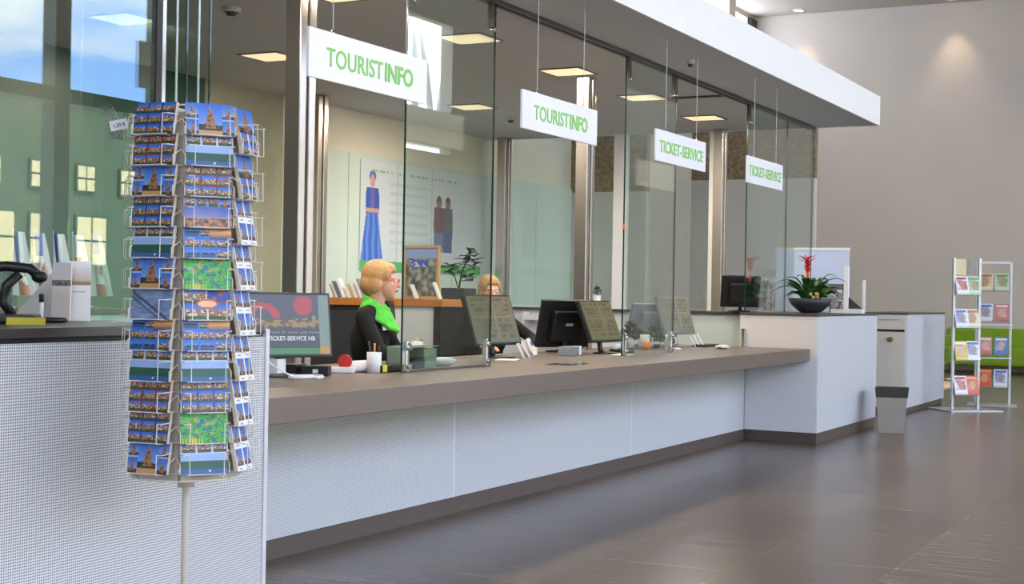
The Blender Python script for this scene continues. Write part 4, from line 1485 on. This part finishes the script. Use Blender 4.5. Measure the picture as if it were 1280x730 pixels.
    for s in (-1, 1):
        p = HM @ Vector((0.083, 0.030 * s, 0.0))
        e.ball(p, 0.0085, M['white_plastic'], 2)
        e.ball(HM @ Vector((0.0895, 0.030 * s, 0.0)), 0.004, M['black'], 1)
    e.build('eyes', None, t)
    l = MB()
    l.tube([HM @ Vector((0.090, -0.020, -0.061)), HM @ Vector((0.0965, 0, -0.059)), HM @ Vector((0.090, 0.020, -0.061))], 0.0042, n=8)
    l.build('lips', M['lips'], t)
    if glasses:
        g = MB()
        for s in (-1, 1):
            pts = [HM @ Vector((0.102, 0.031 * s + 0.021 * math.cos(a), -0.001 + 0.015 * math.sin(a))) for a in [2 * PI * k / 14 for k in range(15)]]
            g.tube(pts, 0.0014, n=5, caps=False)
            g.tube([HM @ Vector((0.102, 0.052 * s, 0.003)), HM @ Vector((0.06, 0.072 * s, 0.003)), HM @ Vector((-0.005, 0.080 * s, 0.0))], 0.0015, n=5)
        g.tube([HM @ Vector((0.102, -0.010, 0.002)), HM @ Vector((0.104, 0.010, 0.002))], 0.0014, n=5)
        g.build('glasses', M['red' if scarf else 'dark_grey'], t)
    if scarf:
        Sf = []
        for j in range(6):
            rr = 0.064 + 0.008 * j
            pts = []
            for k in range(25):
                a = 2 * PI * k / 24
                dz = 0.046 + 0.006 * j
                pts.append((0.020 + 0.004 * j + rr * math.cos(a) * 1.05, rr * math.sin(a) * 1.08 + 0.006 * math.sin(5 * a + j),
                            shz + 0.082 - 0.018 * j - dz * math.cos(a) * (1 if math.cos(a) > 0 else 0.75) + 0.004 * math.sin(7 * a + 2 * j)))
            for k in range(24):
                Sf.append(('c', pts[k], pts[k + 1], 0.0155, 0.0155))
        blob('scarf', Sf, 0.0045, M['scarf'], t, smooth=1)
    if badge:
        MB().box(-0.003, 0.003, -0.032, 0.032, -0.016, 0.016).build('name_badge', M['paper'], t, (0.098, -0.075, 0.955), (0, R(-12), R(-35)))
    return t


person((-4.735, 7.345, 0), R(20), 'woman with short blond hair, glasses, black top and bright green scarf, seated at the desk', 'hair', size=0.985, scarf=True, badge=True,
       head_turn=R(6), arms={('el', -1): (0.10, -0.245, 0.80), ('wr', -1): (0.25, -0.10, 0.835), ('el', 1): (0.1, 0.24, 0.80), ('wr', 1): (0.24, 0.12, 0.82)})
chair((-4.80, 7.30, 0), R(20), 'black office chair under the woman with the green scarf', top=0.98)
person((-5.26, 9.76, 0), R(-42), 'person with dark blond hair and black top half hidden behind the tilted price list monitor', 'hair2', size=0.95, nod=R(2),
       arms={('el', 1): (0.12, 0.34, 0.86), ('wr', 1): (0.30, 0.28, 0.80)})
chair((-5.30, 9.80, 0), R(-42), 'black office chair under the person behind the price list monitor', top=0.98)
chair((-5.45, 5.85, 0), R(50), 'black office chair behind the white brochures and left glass', top=1.12)
chair((-5.08, 8.62, 0), R(27), 'black office chair standing between the two seated clerks', top=1.10)

# ------------------------------------------------------------------ postcards and their spinning rack
BLUE, PALE, TAN, DTAN, GRN, DGRN, NAVY, WATER = (44, 98, 196), (140, 176, 224), (166, 116, 74), (88, 60, 44), (70, 98, 44), (26, 50, 32), (20, 42, 104), (46, 84, 140)


def scene_thumb(u, v, seed, tower=False, sea=False, dusk=False):
    sky = mixc(PALE, BLUE, v)
    if dusk:
        sky = mixc((226, 142, 84), (86, 84, 150), v)
    if sea:
        if v < 0.34:
            return mixc((36, 66, 120), WATER, v * 3)
        if v < 0.52 + 0.06 * nz2(u, 0, 6, seed):
            return DGRN
        return sky
    sky_h = 0.66 + 0.14 * nz2(u, 0, 3.5, seed)
    if tower:
        d = abs(u - 0.5)
        hgt = 0.96 - d * 3.2
        if d < 0.20 and v < hgt and v > 0.12:
            return TAN if nz2(u, v, 26, seed) > -0.2 else DTAN
        sky_h = 0.26 + 0.08 * nz2(u, 0, 5, seed)
        if v < sky_h:
            return DTAN if nz2(u, v, 9, seed) > 0 else DGRN
        return sky
    if v > sky_h:
        return sky
    n = nz2(u, v, 7, seed)
    if v < 0.25:
        return mixc(GRN, DGRN, 0.5 + n)
    return TAN if n > 0.02 else (DTAN if n > -0.2 else (206, 190, 168))


def grid_card(nx, nz, border, seed, kinds=None, gap=0.014):
    def f(u, v):
        a, b_ = u * nx, v * nz
        i, j = int(a), int(b_)
        fu, fv = a - i, b_ - j
        if fu < gap * nx or fu > 1 - gap * nx or fv < gap * nz or fv > 1 - gap * nz:
            return border
        k = (kinds or {}).get((i, j), '')
        return scene_thumb(fu, fv, seed + 3.1 * i + 7.7 * j, 't' in k, 's' in k, 'd' in k)
    return f


def card_church(u, v):
    if u < 0.24 or u > 0.76:
        if abs(v - 0.5) < 0.02:
            return PALE
        return scene_thumb((u if u < 0.24 else u - 0.76) / 0.24, (v % 0.5) / 0.5, 3 + int(v * 2) + (5 if u > 0.5 else 0), True)
    if v < 0.16:
        return (196, 150, 92)
    return scene_thumb((u - 0.24) / 0.52, (v - 0.1) / 0.9, 2.0, True)


def card_lake(u, v):
    if v > 0.62:
        uu = (u * 3) % 1
        if uu < 0.06 or uu > 0.94 or v < 0.66 or v > 0.96:
            return (196, 206, 232)
        return scene_thumb(uu, (v - 0.66) / 0.3, 5 + int(u * 3))
    if v > 0.42:
        return (150, 176, 222)
    if v > 0.16 + 0.03 * nz2(u, 0, 5, 1):
        return (30, 84, 62)
    if (u - 0.6) ** 2 + (v - 0.1) ** 2 < 0.0006:
        return (240, 240, 240)
    return (44, 92, 150)


def card_pano(u, v):
    if v > 0.66:
        uu = (u * 4) % 1
        if uu < 0.06 or uu > 0.94:
            return (120, 140, 200)
        return scene_thumb(uu, (v - 0.66) / 0.34, 15 + int(u * 4), int(u * 4) == 3)
    if v > 0.28:
        return mixc((150, 140, 168), (70, 92, 176), (v - 0.28) * 2.8 + 0.25 * nz2(u, v, 4, 1))
    return mixc((70, 62, 60), (206, 132, 84), 0.5 + nz2(u, v, 12, 4))


def card_sunset(u, v):
    if u > 0.55 and v > 0.60:
        return mixc((244, 170, 84), (72, 72, 124), abs(v - 0.82) * 5)
    return grid_card(3, 3, (66, 108, 190), 21.0, {(0, 0): 's', (1, 0): 's', (0, 2): 's'})(u, v)


def card_map(u, v):
    n = nz2(u, v, 8, 6)
    if v < 0.16 and u < 0.5:
        return (226, 196, 56) if int(u * 30) % 2 else (70, 160, 60)
    if n > 0.34:
        return (40, 96, 150)
    if n < -0.36:
        return (176, 150, 90)
    return (66, 176, 62) if nz2(u, v, 20, 2) > -0.1 else (44, 130, 50)


def card_oval(u, v):
    if (u - 0.5) ** 2 / 0.05 + (v - 0.5) ** 2 / 0.022 < 1:
        return (222, 92, 46) if (u - 0.5) ** 2 / 0.035 + (v - 0.5) ** 2 / 0.012 > 1 else (236, 190, 140)
    if u > 0.5 and v > 0.5:
        return (36, 60, 150) if nz2(u, v, 6, 2) > -0.1 else (150, 90, 60)
    return grid_card(2, 2, (216, 206, 196), 31.0)(u, v)


def card_bridge(u, v):
    d = v - (0.85 - 0.9 * u)
    if abs(d) < 0.05 or abs(d + 0.16) < 0.03:
        return (70, 78, 96)
    return mixc((86, 108, 150), (150, 168, 200), 0.5 + 0.6 * nz2(u * 4, v * 14, 1, 4))


def card_single(u, v):
    if v > 0.48:
        return scene_thumb(u, (v - 0.42) / 0.58, 3.3, True)
    uu = (u * 2) % 1
    vv = (v * 4.2) % 1
    if uu < 0.08 or uu > 0.92 or vv < 0.06:
        return (206, 218, 240)
    return scene_thumb(uu, vv, 41 + int(u * 2) + int(v * 4), int(v * 4) == 1)


def card_four(u, v):
    i, j = int(u * 2), int(v * 2)
    fu, fv = (u * 2) % 1, (v * 2) % 1
    if fu < 0.09 or fu > 0.91 or fv < 0.2 or fv > 0.95:
        return (242, 242, 244) if not (0.06 < fv < 0.13 and 0.3 < fu < 0.7) else (150, 160, 190)
    return scene_thumb((fu - 0.09) / 0.82, (fv - 0.2) / 0.75, 51 + i * 2 + j * 5, True)


CW, CH = 0.138, 0.094
PW, PH = 0.100, 0.136
cards = {
    'church': (card_church, 'a church tower collage'), 'lake': (card_lake, 'houses above a sailing lake'),
    'red': (grid_card(3, 3, (120, 52, 44), 11.0), 'red-brown framed old houses'), 'pano': (card_pano, 'a wide dusk skyline'),
    'sunset': (card_sunset, 'blue views and orange sunset'), 'map': (card_map, 'a bright green map'),
    'oval': (card_oval, 'houses around an orange oval'), 'bridge': (card_bridge, 'a slanting bridge'),
    'navy': (grid_card(3, 3, (40, 62, 124), 17.0), 'navy framed town views')}
CME = {k: raster('card', CW, CH, 48, 32, f[0], M['print'], M['card_edge'], M['card_back'], thick=0.012) for k, f in cards.items()}
PME = {'single': raster('card', PW, PH, 22, 32, card_single, M['print'], M['card_edge'], M['card_back'], thick=0.012),
       'four': raster('card', PW, PH, 26, 36, card_four, M['print'], M['card_edge'], M['card_back'], thick=0.012)}

AX = Vector((-2.825, 3.378, 0))
RR = 0.186
rack = thing('postcard_rack', AX, 0, 'cream wire spinner rack full of picture postcards in front of the left counter', 'postcard rack')
MB().lathe([(0, 0), (0.21, 0), (0.21, 0.012), (0.03, 0.03), (0, 0.03)], n=32).build('foot', M['wire'], rack)
MB().tube([(0, 0, 0.02), (0, 0, 1.66)], 0.0105, n=12).build('pole', M['wire'], rack)
b = MB()
for z in (0.60, 1.675):
    b = MB()
    pts = [(RR * 0.86 * math.cos(a), RR * 0.86 * math.sin(a), z) for a in [2 * PI * k / 24 for k in range(25)]]
    b.tube(pts, 0.003, n=6)
    for k in range(4):
        a = PI * k / 4
        b.tube([(RR * 0.86 * math.cos(a), RR * 0.86 * math.sin(a), z), (-RR * 0.86 * math.cos(a), -RR * 0.86 * math.sin(a), z)], 0.003, n=6)
    b.build('hoop', M['wire'], rack)
MB().lathe([(0, 0), (0.025, 0.0), (0.025, 0.03), (0, 0.03)], None, 14, (0, 0, 0.565)).build('collar', M['wire'], rack)
PHI0 = math.atan2(-AX.y, -AX.x)
b = MB()
for k in range(8):
    n_a = PHI0 + R(15.6 + 45 * k)
    Mx = Matrix.Rotation(n_a + PI / 2, 4, 'Z')
    p0, p1 = Mx @ Vector((-0.058, -RR * 0.80, 0.60)), Mx @ Vector((0.058, -RR * 0.80, 0.60))
    b.poly([p0, p1, p1 + Vector((0, 0, 1.05)), p0 + Vector((0, 0, 1.05))])
b.build('core', M['card_back'], rack)


def pocket_mesh(w, h):
    b = MB()
    for s in (-1, 1):
        x = s * w * 0.36
        b.tube([(x + s * 0.018, 0.03, h * 0.62), (x + s * 0.016, -0.020, h * 0.60), (x, -0.022, h * 0.60), (x, -0.024, 0.0), (x, 0.03, -0.004)], 0.0016, n=5)
    b.tube([(-w * 0.42, -0.012, 0.0), (w * 0.42, -0.012, 0.0)], 0.0016, n=5)
    b.tube([(-w * 0.42, 0.012, 0.0), (w * 0.42, 0.012, 0.0)], 0.0016, n=5)
    for s in (-1, 1):
        x = s * w * 0.52
        b.tube([(x, 0.04, 0.0), (x, 0.0, 0.002), (x, 0.0, h * 0.3), (x, 0.04, h * 0.5)], 0.0016, n=5)
    me = b.mesh('wire_pocket')
    me.materials.append(M['wire'])
    return me


PK = pocket_mesh(CW, CH)
PKP = pocket_mesh(PW, PH)
ORD = ['top', 'second', 'third', 'fourth', 'fifth', 'sixth', 'seventh', 'eighth', 'ninth', 'tenth', 'eleventh', 'lowest']
ORD8 = ['top', 'second', 'third', 'fourth', 'fifth', 'sixth', 'seventh', 'lowest']
Z0, PITCH_L = 0.624, 0.0876


def put_column(alpha, kinds, portrait, where, ords):
    na = PHI0 + R(alpha)
    nrm = Vector((math.cos(na), math.sin(na), 0))
    n = len(kinds)
    pitch = (PITCH_L * 12) / n
    for k, kd in enumerate(kinds):
        z = Z0 + pitch * (n - 1 - k)
        base = AX + nrm * (RR + (0.006 if abs(alpha) < 80 else -0.022))
        rz = na + PI / 2
        tilt = R(-11)
        t = thing('postcard_stack', (base.x, base.y, z), rz, None, 'postcards', 'postcards on the spinner rack')
        desc = {'single': 'a tall church spire', 'four': 'four towers in white frames'}.get(kd) or cards[kd][1]
        t['label'] = 'postcards of %s, %s in the %s column' % (desc, ords[k], where)
        me = (PME if portrait else CME)[kd]
        jitter = random.uniform(-0.8, 0.8)
        link('card', me, t, (random.uniform(-0.002, 0.002), 0, 0), (tilt, 0, R(jitter)))
        pk = link('wire_pocket', PKP if portrait else PK, rack, (base.x - AX.x, base.y - AX.y, z), (0, 0, rz))


put_column(15.6, ['church', 'lake', 'red', 'pano', 'sunset', 'map', 'oval', 'sunset', 'lake', 'navy', 'map', 'lake'], False, 'middle', ORD)
put_column(-35, ['navy', 'red', 'church', 'navy', 'lake', 'church', 'bridge', 'sunset', 'lake', 'red', 'navy', 'church'], False, 'left', ORD)
put_column(62, ['single', 'single', 'four', 'four', 'four', 'four', 'four', 'four'], True, 'right', ORD8)
put_column(-84, ['navy', 'red', 'lake', 'church', 'navy', 'sunset', 'red', 'pano', 'navy', 'lake', 'red', 'sunset'], False, 'far left', ORD)
put_column(112, ['lake', 'navy', 'red', 'sunset', 'navy', 'church', 'lake', 'red', 'navy', 'sunset', 'red', 'navy'], False, 'far right', ORD)

# fanned leaflets with a price tag at the top left of the rack
na = PHI0 + R(-92)
nrm = Vector((math.cos(na), math.sin(na), 0))
p = AX + nrm * (RR + 0.015)
t = thing('leaflet_fan', (p.x, p.y, 1.585), na + PI / 2, 'fan of curved white leaflets sticking out at the top left of the rack', 'leaflets')
for k in range(6):
    b = MB()
    rows = []
    for j in range(8):
        q = j / 7
        yy = -0.007 * k - 0.040 * q * q + 0.002 * k * q
        zz = 0.11 * q - 0.012 * k * q * 0.3
        rows.append((yy, zz))
    for j in range(7):
        b.poly([(-0.016, rows[j][0], rows[j][1]), (0.016, rows[j][0], rows[j][1]), (0.016, rows[j + 1][0], rows[j + 1][1]), (-0.016, rows[j + 1][0], rows[j + 1][1])])
        b.poly([(-0.016, rows[j][0] + 0.0012, rows[j][1]), (-0.016, rows[j + 1][0] + 0.0012, rows[j + 1][1]), (0.016, rows[j + 1][0] + 0.0012, rows[j + 1][1]), (0.016, rows[j][0] + 0.0012, rows[j][1])])
    b.build('leaflet', M['paper'], t)
tp = thing('price_tag', (-2.975, 3.235, 1.615), YAW, 'small white price tag reading 1,20 at the top left of the rack', 'price tag')
MB().box(-0.026, 0.026, -0.001, 0.001, -0.004, 0.026).build('card', M['paper'], tp, rot=(0, R(-12), 0))
link('lettering', text_mesh('1,20 \u20ac', 0.011, M['black'], 0.0005, 0.02, width=0.034), tp, (0.0, -0.0015, 0.011), (0, R(-12), 0))

# ------------------------------------------------------------------ waste bin
t = thing('waste_bin', (-2.885, 12.86, 0), R(12), 'taupe square waste bin with a dark liner in front of the white block', 'waste bin')
b = MB()
def ring(w_, z, m=None):
    return [(-w_, -w_, z), (w_, -w_, z), (w_, w_, z), (-w_, w_, z)]
lo_, hi_ = ring(0.105, 0.0), ring(0.135, 0.37)
for k in range(4):
    b.poly([lo_[k], lo_[(k + 1) % 4], hi_[(k + 1) % 4], hi_[k]])
b.poly(lo_[::-1])
li, hi2 = ring(0.09, 0.03), ring(0.125, 0.37)
for k in range(4):
    b.poly([hi2[k], hi2[(k + 1) % 4], li[(k + 1) % 4], li[k]])
    b.poly([hi_[k], hi_[(k + 1) % 4], hi2[(k + 1) % 4], hi2[k]])
b.poly(li)
b.build('bucket', M['bin'], t)
b = MB()
lo_, hi_ = ring(0.1345, 0.31), ring(0.143, 0.39)
l2, h2_ = ring(0.128, 0.30), ring(0.132, 0.388)
for k in range(4):
    b.poly([lo_[k], lo_[(k + 1) % 4], hi_[(k + 1) % 4], hi_[k]])
    b.poly([h2_[k], h2_[(k + 1) % 4], l2[(k + 1) % 4], l2[k]])
    b.poly([hi_[k], hi_[(k + 1) % 4], h2_[(k + 1) % 4], h2_[k]])
b.build('liner', M['bin_dark'], t)

# ------------------------------------------------------------------ magazine stands
def mag_pic(seed, base, acc):
    def f(u, v):
        if v > 0.80:
            return acc if 0.08 < u < 0.92 and 0.84 < v < 0.95 else base
        if 0.26 < v < 0.78 and 0.08 < u < 0.92:
            n = nz2(u, v, 3.5, seed)
            d = (u - 0.5) ** 2 / 0.05 + (v - 0.5) ** 2 / 0.06
            return mixc(acc, (206, 160, 130), 0.7) if d < 1 else mixc(mixc(acc, (150, 150, 160), 0.4), base, 0.5 + n)
        return mixc(base, (120, 120, 120), 0.5) if int(v * 30) % 2 and 0.12 < u < 0.7 and v > 0.06 else base
    return f


MAGS = [('white and red', (236, 236, 238), (190, 60, 60)), ('white and blue', (226, 230, 240), (90, 120, 190)), ('yellow', (226, 186, 60), (240, 236, 220)),
        ('orange and red', (214, 90, 60), (232, 160, 80)), ('pale green', (206, 222, 200), (110, 160, 90)), ('cream', (230, 216, 186), (170, 120, 80)),
        ('blue', (110, 140, 200), (230, 232, 240)), ('pink', (214, 130, 130), (240, 226, 226))]
MME = [raster('cover', 0.145, 0.205, 12, 16, mag_pic(60 + 3 * k, c[1], c[2]), M['print'], M['paper'], thick=0.008) for k, c in enumerate(MAGS)]


def mag_stand(loc, rz, w, h, shelves, label, base=(0.30, 0.22), extra=None):
    t = thing('magazine_stand', loc, rz, label, 'magazine stand')
    for s in (-1, 1):
        MB().rbox(s * w / 2 - 0.014, s * w / 2 + 0.014, -0.016, 0.016, 0.012, h, 0.004).build('upright', M['alu'], t)
    MB().rbox(-base[0], base[0], -base[1], base[1], 0, 0.014, 0.004).build('foot', M['alu'], t)
    for z in shelves:
        b = MB().box(-w / 2 + 0.014, w / 2 - 0.014, -0.085, -0.078, z, z + 0.03).box(-w / 2 + 0.014, w / 2 - 0.014, -0.085, 0.0, z, z + 0.005)
        b.build('shelf', M['acrylic'], t)
        MB().box(-w / 2 + 0.014, w / 2 - 0.014, 0.0, 0.004, z, z + 0.20).build('back_plate', M['acrylic'], t)
    return t


def fill(loc, rz, w, shelves, plan, where):
    cz, sz = math.cos(rz), math.sin(rz)
    for r, z in enumerate(shelves):
        n = len(plan[r])
        for j, k in enumerate(plan[r]):
            lx = -w / 2 + w * (j + 0.5) / n
            ly = -0.062 + 0.006 * j
            o = thing('magazine', (loc[0] + lx * cz - ly * sz, loc[1] + lx * sz + ly * cz, loc[2] + z + 0.0065), rz + random.uniform(-0.05, 0.05),
                      '%s magazine, %s on the %s shelf of the %s stand' % (MAGS[k][0], ('left', 'right')[j] if n == 2 else ('left', 'middle', 'right')[j],
                                                                             ('top', 'second', 'third', 'lowest')[r], where), 'magazine', 'magazines on the stands')
            link('cover', MME[k], o, (0, 0, 0.004), (R(-16), 0, 0))


SA, SB = (-2.81, 15.95, 0), (-2.68, 16.9, 0)
shA = (1.22, 0.87, 0.53, 0.16)
rzA = R(40)
mag_stand(SA, rzA, 0.30, 1.62, shA, 'slim metal magazine stand nearer the end cabinet, on a square foot', (0.30, 0.26))
MB().box(-0.135, 0.135, -0.004, 0.004, 1.44, 1.61).build('header_plate', M['acrylic'], bpy.data.objects['magazine_stand'])
fill(SA, rzA, 0.28, shA, [(0, 4), (1, 5), (2, 1), (0, 3)], 'nearer')
shB = (1.27, 0.93, 0.56, 0.20)
rzB = R(8)
tb = mag_stand(SB, rzB, 0.36, 1.60, shB, 'taller metal magazine stand further right with white shelves', (0.26, 0.20))
MB().box(-0.18, 0.18, -0.014, 0.014, 1.585, 1.61).build('top_bar', M['alu'], tb)
for z in shB[1:3]:
    MB().box(-0.18, 0.20, -0.15, -0.088, z - 0.03, z - 0.018).build('white_shelf', M['white_plastic'], tb, None, None)
fill(SB, rzB, 0.34, shB, [(5, 4), (1, 7), (7, 6), (3, 1)], 'further')

# ------------------------------------------------------------------ green sofa at the far wall
t = thing('sofa', (-3.6, 24.95, 0), 0, 'lime green sofa at the far wall behind the magazine stands', 'sofa')
MB().rbox(-1.15, 1.6, -0.45, 0.35, 0.12, 0.42, 0.05).build('seat', M['sofa'], t)
MB().rbox(-1.15, 1.6, 0.14, 0.38, 0.40, 0.72, 0.05).build('backrest', M['sofa'], t)
MB().rbox(-1.22, -1.0, -0.45, 0.36, 0.10, 0.60, 0.04).build('armrest', M['sofa'], t)
for (x, y) in ((-1.1, -0.38), (1.5, -0.38), (-1.1, 0.3), (1.5, 0.3)):
    MB().tube([(x, y, 0), (x, y, 0.13)], 0.022, n=8).build('leg', M['wood'], t)
